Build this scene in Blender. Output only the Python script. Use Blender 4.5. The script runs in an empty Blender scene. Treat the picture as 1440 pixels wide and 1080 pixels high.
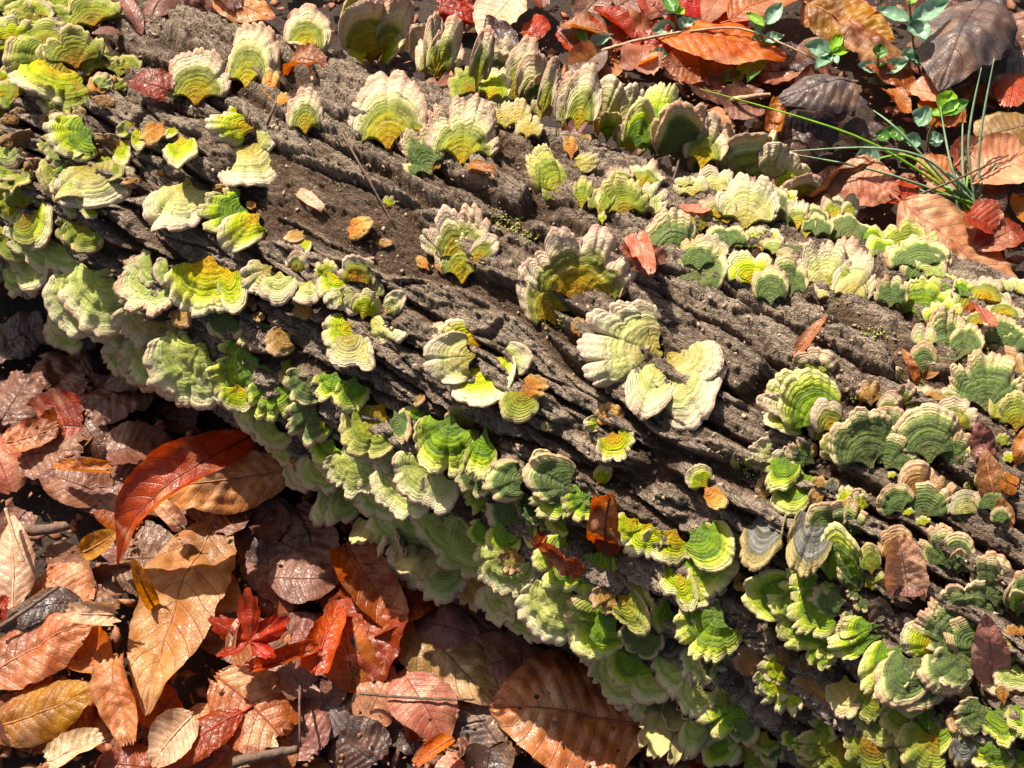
import bpy, math, random
import numpy as np
from mathutils import Vector, Matrix
from mathutils.bvhtree import BVHTree

SC = bpy.context.scene
COL = SC.collection
R_ = math.radians

# ------------------------------------------------------------------ camera
PITCH, CAM_D = R_(57), 0.65
FWD = Vector((0, math.cos(PITCH), -math.sin(PITCH)))
UPV = Vector((0, math.sin(PITCH), math.cos(PITCH)))
RGT = Vector((1, 0, 0))
CAM = Vector((0, 0, 0.17)) - FWD * CAM_D
FPX = 1800.0                                   # focal length in photo pixels
cd = bpy.data.cameras.new('camera'); cam = bpy.data.objects.new('camera', cd); COL.objects.link(cam)
cd.lens = 45; cd.sensor_width = 36; cd.clip_start = 0.01; cd.clip_end = 200
cam.location = CAM
cam.rotation_euler = (math.pi / 2 - PITCH, 0, 0)
SC.camera = cam

# ------------------------------------------------------------------ light
SUN_EL, SUN_AZ = R_(52), R_(128)               # azimuth measured from +X, counter-clockwise: sun beyond the log
SUN_DIR = Vector((math.cos(SUN_EL) * math.cos(SUN_AZ), math.cos(SUN_EL) * math.sin(SUN_AZ), math.sin(SUN_EL)))
sl = bpy.data.lights.new('sun', 'SUN'); so = bpy.data.objects.new('sun', sl); COL.objects.link(so)
sl.energy = 5.0; sl.angle = R_(0.5); sl.color = (1.0, 0.93, 0.79)
so.rotation_euler = SUN_DIR.to_track_quat('Z', 'Y').to_euler()
w = bpy.data.worlds.new('World'); SC.world = w; w.use_nodes = True
wn = w.node_tree; bg = wn.nodes['Background']
sky = wn.nodes.new('ShaderNodeTexSky'); sky.sky_type = 'NISHITA'; sky.sun_disc = False
sky.dust_density = 3.5; sky.air_density = .8; sky.sun_elevation = SUN_EL; sky.sun_rotation = math.pi / 2 - SUN_AZ
tint = wn.nodes.new('ShaderNodeMix'); tint.data_type = 'RGBA'; tint.blend_type = 'MULTIPLY'; tint.inputs[0].default_value = 1
wn.links.new(sky.outputs[0], tint.inputs[6]); tint.inputs[7].default_value = (1, .93, .80, 1); wn.links.new(tint.outputs[2], bg.inputs[0]); bg.inputs[1].default_value = 0.085
SC.view_settings.view_transform = 'Standard'; SC.view_settings.look = 'None'
SC.view_settings.exposure = 1.33; SC.view_settings.gamma = 1.0
SC.cycles.max_bounces = 6; SC.cycles.transmission_bounces = 4; SC.cycles.diffuse_bounces = 3

# ------------------------------------------------------------------ noise
rng = np.random.default_rng(7)
_T = rng.random((8192, 3)) * 2 - 1
_T /= np.linalg.norm(_T, axis=1)[:, None]
def _h(ix, iy, iz):
    return ((ix * 73856093) ^ (iy * 19349663) ^ (iz * 83492791)) & 8191
def perlin(p):
    p = np.asarray(p, float)
    i = np.floor(p).astype(np.int64); f = p - i; u = f * f * f * (f * (f * 6 - 15) + 10)
    out = 0
    for dx in (0, 1):
        for dy in (0, 1):
            for dz in (0, 1):
                g = _T[_h(i[..., 0] + dx, i[..., 1] + dy, i[..., 2] + dz)]
                d = (g * (f - np.array([dx, dy, dz]))).sum(-1)
                wgt = (u[..., 0] if dx else 1 - u[..., 0]) * (u[..., 1] if dy else 1 - u[..., 1]) * (u[..., 2] if dz else 1 - u[..., 2])
                out = out + d * wgt
    return out
def fbm(p, o=4, g=.5):
    a, s, t = 1, 0, 0
    for k in range(o):
        s = s + a * perlin(p * (2 ** k) + 17.3 * k); a *= g
    return s
def worley(x, y, seed=0):
    ix, iy = np.floor(x).astype(np.int64), np.floor(y).astype(np.int64)
    f1 = np.full(x.shape, 9.); f2 = f1.copy(); idv = np.zeros(x.shape)
    for dx in (-1, 0, 1):
        for dy in (-1, 0, 1):
            h = _T[_h(ix + dx, iy + dy, np.full_like(ix, seed))]
            d = np.hypot(ix + dx + .5 + .62 * h[..., 0] - x, iy + dy + .5 + .62 * h[..., 1] - y)
            near = d < f1
            f2 = np.where(near, f1, np.minimum(f2, d)); idv = np.where(near, h[..., 2], idv); f1 = np.where(near, d, f1)
    return f1, f2, idv
def sstep(a, b, x):
    t = np.clip((x - a) / (b - a), 0, 1); return t * t * (3 - 2 * t)

# ------------------------------------------------------------------ materials
def lin(c):
    return tuple(((v / 255) / 12.92 if v / 255 <= .04045 else (((v / 255) + .055) / 1.055) ** 2.4) for v in c) + (1,)
class NT:
    def __init__(s, name):
        s.m = bpy.data.materials.new(name); s.m.use_nodes = True; s.t = s.m.node_tree; s.t.nodes.clear()
    def n(s, typ, **kw):
        nd = s.t.nodes.new('ShaderNode' + typ)
        for k, v in kw.items():
            if k.startswith('i_'): s.put(nd.inputs[k[2:].replace('_', ' ')], v)
            else: setattr(nd, k, v)
        return nd
    def put(s, sock, v):
        if isinstance(v, bpy.types.NodeSocket): s.t.links.new(v, sock)
        elif v is not None: sock.default_value = v
    def math(s, op, a, b=None, c=None, clamp=False):
        nd = s.t.nodes.new('ShaderNodeMath'); nd.operation = op; nd.use_clamp = clamp
        for k, v in enumerate((a, b, c)):
            if v is not None: s.put(nd.inputs[k], v)
        return nd.outputs[0]
    def noise(s, vec, scale, detail=3, rough=.55, w=None, dist=0):
        nd = s.t.nodes.new('ShaderNodeTexNoise')
        if w is not None: nd.noise_dimensions = '4D'; s.put(nd.inputs['W'], w)
        s.put(nd.inputs['Vector'], vec); nd.inputs['Scale'].default_value = scale
        nd.inputs['Detail'].default_value = detail; nd.inputs['Roughness'].default_value = rough; nd.inputs['Distortion'].default_value = dist
        return nd.outputs[0]
    def ramp(s, fac, stops, mode='LINEAR'):
        nd = s.t.nodes.new('ShaderNodeValToRGB'); cr = nd.color_ramp; cr.interpolation = mode
        while len(cr.elements) < len(stops): cr.elements.new(.5)
        for e, (p, c) in zip(cr.elements, stops): e.position = p; e.color = c if len(c) == 4 else lin(c)
        s.put(nd.inputs[0], fac); return nd.outputs[0]
    def maprange(s, v, a, b, c=0., d=1.):
        nd = s.t.nodes.new('ShaderNodeMapRange'); s.put(nd.inputs[0], v)
        for k, x in zip((1, 2, 3, 4), (a, b, c, d)): s.put(nd.inputs[k], x)
        return nd.outputs[0]
    def mix(s, fac, a, b, mode='MIX'):
        nd = s.t.nodes.new('ShaderNodeMix'); nd.data_type = 'RGBA'; nd.blend_type = mode; nd.clamp_factor = True
        s.put(nd.inputs[0], fac)
        s.put(nd.inputs[6], a if isinstance(a, bpy.types.NodeSocket) or len(a) == 4 else lin(a))
        s.put(nd.inputs[7], b if isinstance(b, bpy.types.NodeSocket) or len(b) == 4 else lin(b))
        return nd.outputs[2]
    def xyz(s, x, y, z=0.):
        nd = s.t.nodes.new('ShaderNodeCombineXYZ')
        for k, v in enumerate((x, y, z)): s.put(nd.inputs[k], v)
        return nd.outputs[0]
    def sep(s, v):
        nd = s.t.nodes.new('ShaderNodeSeparateXYZ'); s.put(nd.inputs[0], v); return nd.outputs
    def bump(s, h, strength, dist):
        nd = s.t.nodes.new('ShaderNodeBump'); s.put(nd.inputs['Height'], h); nd.inputs['Strength'].default_value = strength
        nd.inputs['Distance'].default_value = dist; return nd.outputs[0]
    def out(s, col, rough=.8, normal=None, trans=0, tcol=None, spec=.3, sheen=0):
        b = s.t.nodes.new('ShaderNodeBsdfPrincipled'); s.put(b.inputs['Base Color'], col); s.put(b.inputs['Roughness'], rough)
        s.put(b.inputs['Specular IOR Level'], spec)
        if normal is not None: s.put(b.inputs['Normal'], normal)
        o = s.t.nodes.new('ShaderNodeOutputMaterial'); sh = b.outputs[0]
        if trans:
            t = s.t.nodes.new('ShaderNodeBsdfTranslucent'); s.put(t.inputs[0], tcol if tcol is not None else col)
            if normal is not None: s.put(t.inputs['Normal'], normal)
            mx = s.t.nodes.new('ShaderNodeMixShader'); s.put(mx.inputs[0], trans)
            s.t.links.new(sh, mx.inputs[1]); s.t.links.new(t.outputs[0], mx.inputs[2]); sh = mx.outputs[0]
        s.t.links.new(sh, o.inputs[0]); return s.m

def hsv(m, col, h=.5, s=1., v=1.):
    nd = m.t.nodes.new('ShaderNodeHueSaturation')
    m.put(nd.inputs['Hue'], h); m.put(nd.inputs['Saturation'], s); m.put(nd.inputs['Value'], v); m.put(nd.inputs['Color'], col)
    return nd.outputs[0]

PAL = {   # colour of a bracket from its foot to its margin
 'P': [(0, (186, 138, 44)), (.22, (170, 150, 54)), (.42, (152, 152, 58)), (.53, (96, 112, 36)), (.60, (120, 126, 60)), (.67, (210, 202, 156)), (.8, (224, 210, 182)), (.93, (214, 186, 160)), (1, (190, 148, 124))],
 'W': [(0, (160, 150, 62)), (.2, (178, 174, 84)), (.42, (202, 196, 136)), (.6, (184, 190, 122)), (.72, (214, 208, 164)), (.9, (218, 206, 172)), (1, (206, 180, 156))],
 'Y': [(0, (188, 152, 58)), (.22, (190, 168, 52)), (.42, (178, 182, 62)), (.58, (146, 170, 58)), (.7, (196, 204, 96)), (.82, (222, 220, 150)), (.94, (230, 222, 180)), (1, (206, 182, 142))],
 'G': [(0, (76, 112, 34)), (.25, (70, 114, 30)), (.48, (112, 146, 42)), (.62, (66, 110, 28)), (.70, (160, 182, 66)), (.82, (204, 212, 106)), (.94, (222, 216, 150)), (1, (212, 192, 134))],
 'D': [(0, (84, 92, 30)), (.3, (40, 70, 18)), (.5, (58, 92, 24)), (.66, (36, 66, 16)), (.75, (86, 114, 38)), (.82, (206, 202, 146)), (.92, (220, 196, 156)), (1, (208, 160, 126))],
 'S': [(0, (160, 160, 88)), (.3, (152, 168, 96)), (.5, (190, 198, 136)), (.62, (148, 166, 96)), (.74, (200, 206, 150)), (.86, (220, 216, 170)), (.94, (224, 200, 164)), (1, (206, 166, 136))],
 'L': [(0, (160, 116, 42)), (.25, (136, 124, 38)), (.5, (126, 138, 48)), (.68, (104, 124, 42)), (.84, (168, 172, 84)), (.94, (204, 196, 128)), (1, (190, 168, 108))],
 'O': [(0, (160, 104, 28)), (.35, (196, 122, 28)), (.65, (216, 150, 44)), (.9, (218, 176, 84)), (1, (196, 156, 90))],
 'T': [(0, (136, 108, 70)), (.4, (178, 146, 98)), (.62, (158, 124, 82)), (.8, (204, 170, 122)), (.93, (218, 184, 142)), (1, (190, 150, 112))],
 'K': [(0, (40, 40, 42)), (.2, (72, 74, 82)), (.34, (34, 34, 40)), (.48, (92, 95, 106)), (.58, (44, 44, 50)), (.72, (116, 118, 126)), (.8, (56, 52, 46)), (.88, (150, 132, 74)), (1, (170, 152, 96))],
 'C': [(0, (170, 162, 88)), (.4, (196, 186, 122)), (.7, (214, 204, 150)), (1, (212, 196, 150))],
 'N': [(0, (96, 66, 38)), (.5, (122, 84, 50)), (.8, (140, 100, 62)), (1, (160, 124, 84))]}
CAPM = {}
def cap_material(key):
    if key in CAPM: return CAPM[key]
    m = NT('cap_' + {'P': 'pink_margin', 'W': 'cream_white', 'Y': 'yellow', 'G': 'bright_green', 'D': 'dark_green', 'S': 'sage', 'L': 'olive', 'O': 'orange', 'T': 'tan', 'K': 'grey', 'C': 'cream', 'N': 'brown'}[key])
    uv = m.n('UVMap').outputs[0]; u, v, _ = m.sep(uv)
    rnd = m.n('ObjectInfo').outputs['Random']; wv = m.math('MULTIPLY', rnd, 40.)
    pos = m.n('TexCoord').outputs['Object']
    big = m.noise(pos, 60, 3, .55, wv); fine = m.noise(pos, 700, 4, .65, wv)
    vv = m.math('ADD', v, m.math('MULTIPLY', m.math('SUBTRACT', big, .5), .24))
    vv = m.math('ADD', vv, m.math('MULTIPLY', m.math('SUBTRACT', rnd, .5), .14))
    fray = m.noise(m.xyz(m.math('MULTIPLY', u, 90.), m.math('MULTIPLY', v, 5.)), 1, 3, .6, wv)
    vv = m.math('ADD', vv, m.math('MULTIPLY', m.math('SUBTRACT', fray, .5), .13))
    vv2 = m.math('MINIMUM', m.math('MAXIMUM', vv, m.math('MULTIPLY', m.math('SUBTRACT', v, .86), 7.)), 1.)
    base = m.ramp(vv2, PAL[key])
    # concentric growth zones, different for every cap
    band = m.noise(m.xyz(m.math('MULTIPLY', u, .35), m.math('MULTIPLY', m.math('ADD', v, m.math('MULTIPLY', big, .10)), 9.)), 1, 2, .6, wv)
    band2 = m.noise(m.xyz(m.math('MULTIPLY', u, 1.2), m.math('MULTIPLY', m.math('ADD', v, m.math('MULTIPLY', big, .04)), 34.)), 1, 1, .5, wv)
    dark = {'K': .55, 'O': .25, 'T': .3, 'N': .2, 'C': .25}.get(key, .42)
    col = m.mix(m.maprange(band, .50, .66, 0, dark), base, m.mix(.6, base, {'K': (40, 40, 44), 'O': (170, 100, 30), 'T': (130, 96, 60), 'N': (70, 45, 28), 'C': (150, 130, 80)}.get(key, (100, 116, 40)), 'MULTIPLY' if key in 'OTNC' else 'MIX'))
    wv3 = m.math('SINE', m.math('MULTIPLY', m.math('ADD', v, m.math('ADD', m.math('MULTIPLY', big, .2), m.math('MULTIPLY', fray, .035))), m.maprange(rnd, 0, 1, 52., 92.)))
    zone = m.math('MULTIPLY', m.maprange(wv3, .55, .95, 0, 1), m.maprange(m.noise(pos, 140, 2, .5, wv), .42, .62, 0, 1))
    col = m.mix(m.math('MULTIPLY', zone, .26), col, m.mix(.55, col, (84, 84, 38), 'MULTIPLY'))
    col = m.mix(m.maprange(band2, .54, .58, 0, .5), col, m.mix(.5, col, col, 'MULTIPLY'))
    col = m.mix(m.maprange(band2, .38, .43, {'D': .18, 'G': .25, 'L': .25}.get(key, .45), 0), col, m.mix(.45, col, (240, 232, 196)))
    # algae stain, hairs and radial fibres
    if key in 'PWYGDSLC':
        alg = m.noise(pos, 95, 5, .7, m.math('ADD', wv, 7.))
        am = m.math('MULTIPLY', m.maprange(alg, .53, .68, 0, {'W': .3, 'C': .25, 'S': .45}.get(key, .5)), m.maprange(v, .6, .95, 1, .1))
        col = m.mix(am, col, m.mix(.6, col, (70, 100, 26)))
    fib = m.noise(m.xyz(m.math('MULTIPLY', u, 150.), m.math('MULTIPLY', v, 6.)), 1, 3, .65, wv)
    col = m.mix(m.maprange(fib, .35, .62, .4, 0), col, m.mix(.45, col, (96, 92, 50), 'MULTIPLY'))
    speck = m.maprange(m.noise(pos, 420, 3, .7, m.math('ADD', wv, 3.)), .64, .74, 0, .4)
    col = m.mix(speck, col, (60, 62, 34))
    col = m.mix(m.maprange(fine, .3, .7, .0, .4), m.mix(.12, col, (250, 245, 215)), m.mix(.35, col, col, 'MULTIPLY'))
    col = hsv(m, col, m.maprange(rnd, 0, 1, *((.484, .506) if key in 'DG' else (.472, .498))), m.maprange(v, .6, 1, {'S': 1.34, 'W': 1.2, 'P': 1.34, 'O': 1.1}.get(key, 1.38), 1.02), m.maprange(m.noise(pos, 30, 1, .5, wv), .3, .7, .88, 1.12))
    h = m.math('ADD', m.math('MULTIPLY', band2, .9), m.math('ADD', m.math('MULTIPLY', fib, .4), m.math('MULTIPLY', fine, 1.1)))
    h = m.math('ADD', h, m.math('MULTIPLY', band, 1.1))
    CAPM[key] = m.out(col, .82, m.bump(m.math('ADD', h, m.math('MULTIPLY', wv3, .12)), .9, .0013), .28, hsv(m, col, .495, 1.2, 1.0), .25)
    return CAPM[key]
def pore_material():
    m = NT('pore_surface'); pos = m.n('TexCoord').outputs['Object']
    vo = m.n('TexVoronoi'); m.put(vo.inputs['Vector'], pos); vo.inputs['Scale'].default_value = 1600
    n = m.noise(pos, 120, 3)
    col = m.mix(n, (206, 190, 140), (168, 160, 92)); col = m.mix(m.maprange(vo.outputs[0], .1, .5, .0, .25), col, (120, 100, 60))
    return m.out(col, .9, m.bump(vo.outputs[0], .4, .0005), .22, None, .1)

LEAFC = {  # leaf colours: main, second, vein, blotch amount, spots, translucency, roughness
 'speckled': ((190, 132, 118), (160, 104, 92), (110, 64, 56), .3, 1, .08, .5),
 'tan':    ((196, 142, 92), (170, 104, 60), (120, 66, 36), .5, 0, .35, .5),
 'pale':   ((222, 190, 160), (204, 160, 124), (150, 104, 76), .35, 0, .3, .5),
 'pink':   ((200, 140, 110), (174, 106, 78), (126, 72, 58), .45, 0, .3, .5),
 'orange': ((212, 132, 50), (186, 92, 34), (120, 54, 22), .5, 0, .5, .45),
 'gold':   ((206, 148, 52), (170, 104, 36), (110, 66, 26), .5, 0, .5, .5),
 'red':    ((206, 74, 28), (164, 48, 22), (110, 22, 12), .4, 0, .5, .4),
 'rust':   ((164, 80, 42), (130, 56, 32), (86, 34, 20), .5, 0, .4, .45),
 'brown':  ((134, 88, 62), (100, 60, 44), (64, 36, 26), .6, 0, .2, .5),
 'mauve':  ((136, 94, 82), (106, 68, 58), (72, 42, 36), .6, 0, .15, .45),
 'dark':   ((76, 50, 42), (52, 36, 34), (38, 24, 22), .7, 0, .08, .4),
 'grey':   ((106, 90, 86), (70, 58, 58), (50, 40, 40), .7, 0, .08, .45),
 'olive':  ((142, 106, 58), (112, 82, 46), (70, 48, 26), .6, .25, .25, .45),
 'spotted': ((196, 124, 84), (146, 82, 56), (92, 48, 32), .55, 1, .25, .4)}
LEAFM = {}
def leaf_material(key):
    if key in LEAFM: return LEAFM[key]
    a, b, ve, bl, sp, tr, ro = LEAFC[key]
    m = NT('leaf_' + key); uv = m.n('UVMap').outputs[0]; u, v, _ = m.sep(uv)       # u -1..1 across, v 0..1 along
    rnd = m.n('ObjectInfo').outputs['Random']; wv = m.math('MULTIPLY', rnd, 50.)
    pos = m.n('TexCoord').outputs['Object']
    n1 = m.noise(pos, 45, 4, .6, wv, .6); n2 = m.noise(pos, 260, 5, .7, wv); n3 = m.noise(pos, 900, 3, .6, wv)
    col = m.mix(m.maprange(n1, .38, .62, 0, 1), a, b)
    col = m.mix(m.maprange(n2, .5, .7, 0, bl), col, m.mix(.75, col, ve))
    col = m.mix(m.maprange(n2, .28, .42, .5, 0), col, m.mix(.5, col, (232, 200, 168)))
    n4 = m.noise(pos, 26, 3, .6, m.math('ADD', wv, 9.), 1.); n5 = m.noise(pos, 18, 2, .5, m.math('ADD', wv, 4.), .5)
    col = m.mix(m.maprange(n4, .52, .62, 0, .6), col, m.mix(.7, col, (226, 186, 146) if key not in ('dark', 'grey', 'red', 'mauve', 'brown') else (150, 108, 84)))
    col = m.mix(m.maprange(n5, .54, .64, 0, .65), col, m.mix(.75, col, (92, 50, 32)))
    au = m.math('ABSOLUTE', u)
    c = m.math('MULTIPLY', m.math('SUBTRACT', v, m.math('MULTIPLY', m.math('POWER', au, 1.15), .16)), 11.)
    fr = m.math('ABSOLUTE', m.math('SUBTRACT', m.math('FRACT', c), .5))
    vein = m.maprange(fr, 0., .055, 1, 0); mid = m.maprange(au, .0, .03, 1, 0)
    # fine net between the veins
    net = m.n('TexVoronoi', feature='DISTANCE_TO_EDGE'); m.put(net.inputs['Vector'], pos); net.inputs['Scale'].default_value = 420
    netf = m.maprange(net.outputs[0], 0., .09, .35, 0)
    vt = m.math('MAXIMUM', m.math('MULTIPLY', vein, .7), mid)
    col = m.mix(m.math('MAXIMUM', vt, netf), col, ve)
    if sp:
        vo = m.n('TexVoronoi'); m.put(vo.inputs['Vector'], pos); vo.inputs['Scale'].default_value = 105; vo.inputs['Randomness'].default_value = 1
        r2 = m.math('MULTIPLY', m.maprange(m.noise(pos, 30, 2, .5, wv), .42, .6, 0, 1), .30)
        s_ = m.math('LESS_THAN', m.math('ADD', vo.outputs[0], m.math('MULTIPLY', n2, .12)), r2)
        col = m.mix(m.math('MULTIPLY', s_, sp), col, (38, 20, 20))
    edge = m.math('MULTIPLY', m.maprange(au, .80, 1, 0, .5), n1)
    col = m.mix(edge, col, ve)
    col = hsv(m, col, m.maprange(rnd, 0, 1, .487, .512), 1.08, m.maprange(m.math('FRACT', m.math('MULTIPLY', rnd, 7.3)), 0, 1, .62, .98))
    h = m.math('ADD', m.math('MULTIPLY', vt, -.8), m.math('ADD', m.math('MULTIPLY', n2, .8), m.math('MULTIPLY', netf, -.7)))
    LEAFM[key] = m.out(col, m.maprange(n2, .3, .7, ro - .18, ro + .12), m.bump(h, .55, .0008), tr, hsv(m, col, .498, 1.25, 1.5), .3 if key in ('dark', 'grey', 'mauve') else .5)
    return LEAFM[key]

def plain(name, a, b, scale=200, rough=.8, bump=.5, dist=.0006, trans=0, spec=.3):
    m = NT(name); pos = m.n('TexCoord').outputs['Object']; n = m.noise(pos, scale, 4, .65); n2 = m.noise(pos, scale * 5, 3, .6)
    col = m.mix(m.maprange(n, .35, .65), a, b)
    return m.out(m.mix(m.maprange(n2, .4, .7, 0, .4), col, m.mix(.6, col, col, 'MULTIPLY')), rough, m.bump(m.math('ADD', n, n2), bump, dist), trans, None, spec)

def bark_material():
    m = NT('bark'); pos = m.n('TexCoord').outputs['Object']; uv = m.n('UVMap').outputs[0]; s, w_, _ = m.sep(uv)
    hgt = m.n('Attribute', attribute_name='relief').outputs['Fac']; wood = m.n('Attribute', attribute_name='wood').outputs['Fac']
    n1 = m.noise(pos, 38, 4, .6); n2 = m.noise(pos, 210, 6, .7); n3 = m.noise(pos, 1100, 4, .7)
    st = m.noise(m.xyz(m.math('MULTIPLY', s, 40.), m.math('MULTIPLY', w_, 420.)), 1, 5, .65)
    col = m.mix(m.maprange(n1, .35, .65), (142, 117, 95), (114, 89, 68))
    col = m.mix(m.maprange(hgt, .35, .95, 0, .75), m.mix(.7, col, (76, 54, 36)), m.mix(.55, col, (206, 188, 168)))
    col = m.mix(m.maprange(n2, .48, .68, 0, .65), col, m.mix(.55, col, (70, 48, 36)))
    col = m.mix(m.maprange(n2, .26, .4, .5, 0), col, (176, 156, 138))
    wcol = m.mix(m.maprange(st, .35, .65), (120, 84, 56), (74, 50, 36)); wcol = m.mix(m.maprange(n2, .5, .7, 0, .6), wcol, (146, 112, 82))
    col = m.mix(wood, col, wcol)
    mossn = m.noise(pos, 24, 5, .72)
    col = m.mix(m.math('MULTIPLY', m.maprange(mossn, .64, .70, 0, .75), m.maprange(n2, .45, .55)), col, (128, 134, 58))
    n6 = m.noise(pos, 480, 4, .7, None, .4); vo = m.n('TexVoronoi'); m.put(vo.inputs['Vector'], m.xyz(m.math('MULTIPLY', s, 260.), m.math('MULTIPLY', w_, 420.), 0.))
    col = m.mix(m.maprange(n6, .52, .72, 0, .4), col, m.mix(.6, col, (58, 40, 28))); col = m.mix(m.maprange(n6, .3, .42, .45, 0), col, (190, 170, 142))
    cr = m.noise(m.xyz(m.math('MULTIPLY', s, 55.), m.math('MULTIPLY', m.math('SUBTRACT', w_, m.math('MULTIPLY', s, .17)), 300.)), 1, 4, .7, None, .8)
    col = m.mix(m.math('MULTIPLY', m.maprange(m.math('ABSOLUTE', m.math('SUBTRACT', cr, .5)), 0, .035, .8, 0), 1.), col, (50, 36, 26))
    h = m.math('ADD', m.math('MULTIPLY', n2, 1.5), m.math('ADD', m.math('MULTIPLY', n3, .8), m.math('MULTIPLY', st, 1.2)))
    h = m.math('ADD', h, m.math('ADD', m.math('MULTIPLY', n6, 1.3), m.math('ADD', m.math('MULTIPLY', vo.outputs[0], .5), m.maprange(m.math('ABSOLUTE', m.math('SUBTRACT', cr, .5)), 0, .05, -.6, 0))))
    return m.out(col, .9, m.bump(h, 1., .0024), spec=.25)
def soil_material():
    m = NT('soil'); pos = m.n('TexCoord').outputs['Object']; n1 = m.noise(pos, 30, 5, .7); n2 = m.noise(pos, 300, 5, .7)
    col = m.mix(n1, (54, 40, 32), (30, 24, 22)); col = m.mix(m.maprange(n2, .5, .7, 0, .6), col, (84, 60, 44))
    return m.out(col, .85, m.bump(m.math('ADD', n1, n2), 1, .003))

# ------------------------------------------------------------------ object helpers
def link(name, data, parent=None, mat=None):
    o = bpy.data.objects.new(name, data); COL.objects.link(o)
    if parent is not None: o.parent = parent
    if mat is not None: data.materials.append(mat)
    return o
def mesh_of(name, verts, faces, uvs=None, smooth=True):
    me = bpy.data.meshes.new(name)
    verts = np.asarray(verts, np.float32); faces = np.asarray(faces, np.int32)
    nf, k = faces.shape
    me.vertices.add(len(verts)); me.vertices.foreach_set('co', verts.ravel())
    me.loops.add(nf * k); me.loops.foreach_set('vertex_index', faces.ravel())
    me.polygons.add(nf); me.polygons.foreach_set('loop_start', np.arange(0, nf * k, k, dtype=np.int32))
    me.update(calc_edges=True)
    if smooth: me.polygons.foreach_set('use_smooth', np.ones(nf, bool))
    if uvs is not None:
        l = me.uv_layers.new(name='UVMap'); l.data.foreach_set('uv', np.asarray(uvs, np.float32)[faces.ravel()].ravel())
    me.validate(); return me
def grid_faces(nu, nv, wrap=False, flip=False):
    i = np.arange(nu if wrap else nu - 1)[:, None]; j = np.arange(nv - 1)[None, :]
    a = i * nv + j; b = ((i + 1) % nu) * nv + j
    f = np.stack([a, b, b + 1, a + 1], -1).reshape(-1, 4)
    return f[:, ::-1] if flip else f
def tube(pts, rad, n=6, name='tube'):
    pts = np.asarray(pts, float); k = len(pts); rad = np.broadcast_to(np.asarray(rad, float), (k,))
    t = np.gradient(pts, axis=0); t /= np.linalg.norm(t, axis=1)[:, None] + 1e-12
    ref = np.array([0, 0, 1.]) if abs(t[0][2]) < .9 else np.array([1., 0, 0])
    a = np.cross(t, ref); a /= np.linalg.norm(a, axis=1)[:, None]; b = np.cross(t, a)
    ang = np.linspace(0, 2 * np.pi, n, endpoint=False)
    V = pts[:, None] + rad[:, None, None] * (np.cos(ang)[None, :, None] * a[:, None] + np.sin(ang)[None, :, None] * b[:, None])
    V = V.reshape(-1, 3); F = []
    for i in range(k - 1):
        for j in range(n): F.append((i * n + j, i * n + (j + 1) % n, (i + 1) * n + (j + 1) % n, (i + 1) * n + j))
    V = np.vstack([V, pts[:1], pts[-1:]])
    for j in range(0, n, 2):
        F.append((len(V) - 2, (j + 2) % n, (j + 1) % n, j)); F.append((len(V) - 1, (k - 1) * n + j, (k - 1) * n + (j + 1) % n, (k - 1) * n + (j + 2) % n))
    return V, np.array(F)
def tag(o, label=None, cat=None, group=None, kind=None):
    if label: o['label'] = label
    if cat: o['category'] = cat
    if group: o['group'] = group
    if kind: o['kind'] = kind
    return o

# ------------------------------------------------------------------ where the things stand
AX = -0.5448; AY0, AR0, ARK, SINK = 0.0729, 0.1231, 0.0515, 0.85
U_AX = Vector((math.cos(AX), math.sin(AX), 0)); V_AX = Vector((-math.sin(AX), math.cos(AX), 0))
def log_r(s): return AR0 + ARK * s
def ray(px, py): return (RGT * ((px - 720) / FPX) + UPV * ((540 - py) / FPX) + FWD).normalized()
S0, S1 = -.62, .60
def log_points(s, th, off=0):
    r = log_r(s) + off
    x = s * U_AX.x + r * np.cos(th) * V_AX.x; y = AY0 + s * U_AX.y + r * np.cos(th) * V_AX.y
    z = log_r(s) * SINK + r * np.sin(th); return np.stack([x, y, z], -1)
_s, _t = np.meshgrid(np.linspace(S0, S1, 80), np.linspace(0, 2 * np.pi, 121)[:-1], indexing='ij')
_V = log_points(_s, _t).reshape(-1, 3)
_F = []
for i in range(79):
    for j in range(120): _F.append((i * 120 + j, i * 120 + (j + 1) % 120, (i + 1) * 120 + (j + 1) % 120, (i + 1) * 120 + j))
LOGBVH = BVHTree.FromPolygons([tuple(v) for v in _V], _F)
def on_log(px, py):
    """point of the log seen at a pixel, and the outward normal there (or the nearest one to that line of sight)"""
    d = ray(px, py); loc, nor, _, _ = LOGBVH.ray_cast(CAM, d)
    if loc is None:
        best = None
        for k in range(60):
            q = CAM + d * (.4 + k * .012); l2, n2, _, ds = LOGBVH.find_nearest(q)
            if best is None or ds < best[0]: best = (ds, l2, n2)
        loc, nor = best[1], best[2]
    ax = Vector((0, AY0, 0)); s = (loc - ax).dot(U_AX); c = ax + U_AX * s; c.z = log_r(s) * SINK
    n = (loc - c).normalized()
    return loc, n
def on_ground(px, py, h=0.):
    d = ray(px, py); return CAM + d * ((h - CAM.z) / d.z)

# ------------------------------------------------------------------ the ground
def build_ground():
    # fine near the log, coarse out to the horizon
    e = np.concatenate([-np.geomspace(60, .95, 14), np.linspace(-.9, .9, 181), np.geomspace(.95, 60, 14)])
    X, Y = np.meshgrid(e, e, indexing='ij')
    Z = .012 * fbm(np.stack([X * 9, Y * 9, X * 0 + 3], -1), 4) - .004
    V = np.stack([X, Y, Z], -1).reshape(-1, 3); n = len(e)
    o = link('ground', mesh_of('ground', V, grid_faces(n, n)), None, soil_material()); tag(o, kind='structure')
build_ground()

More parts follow.
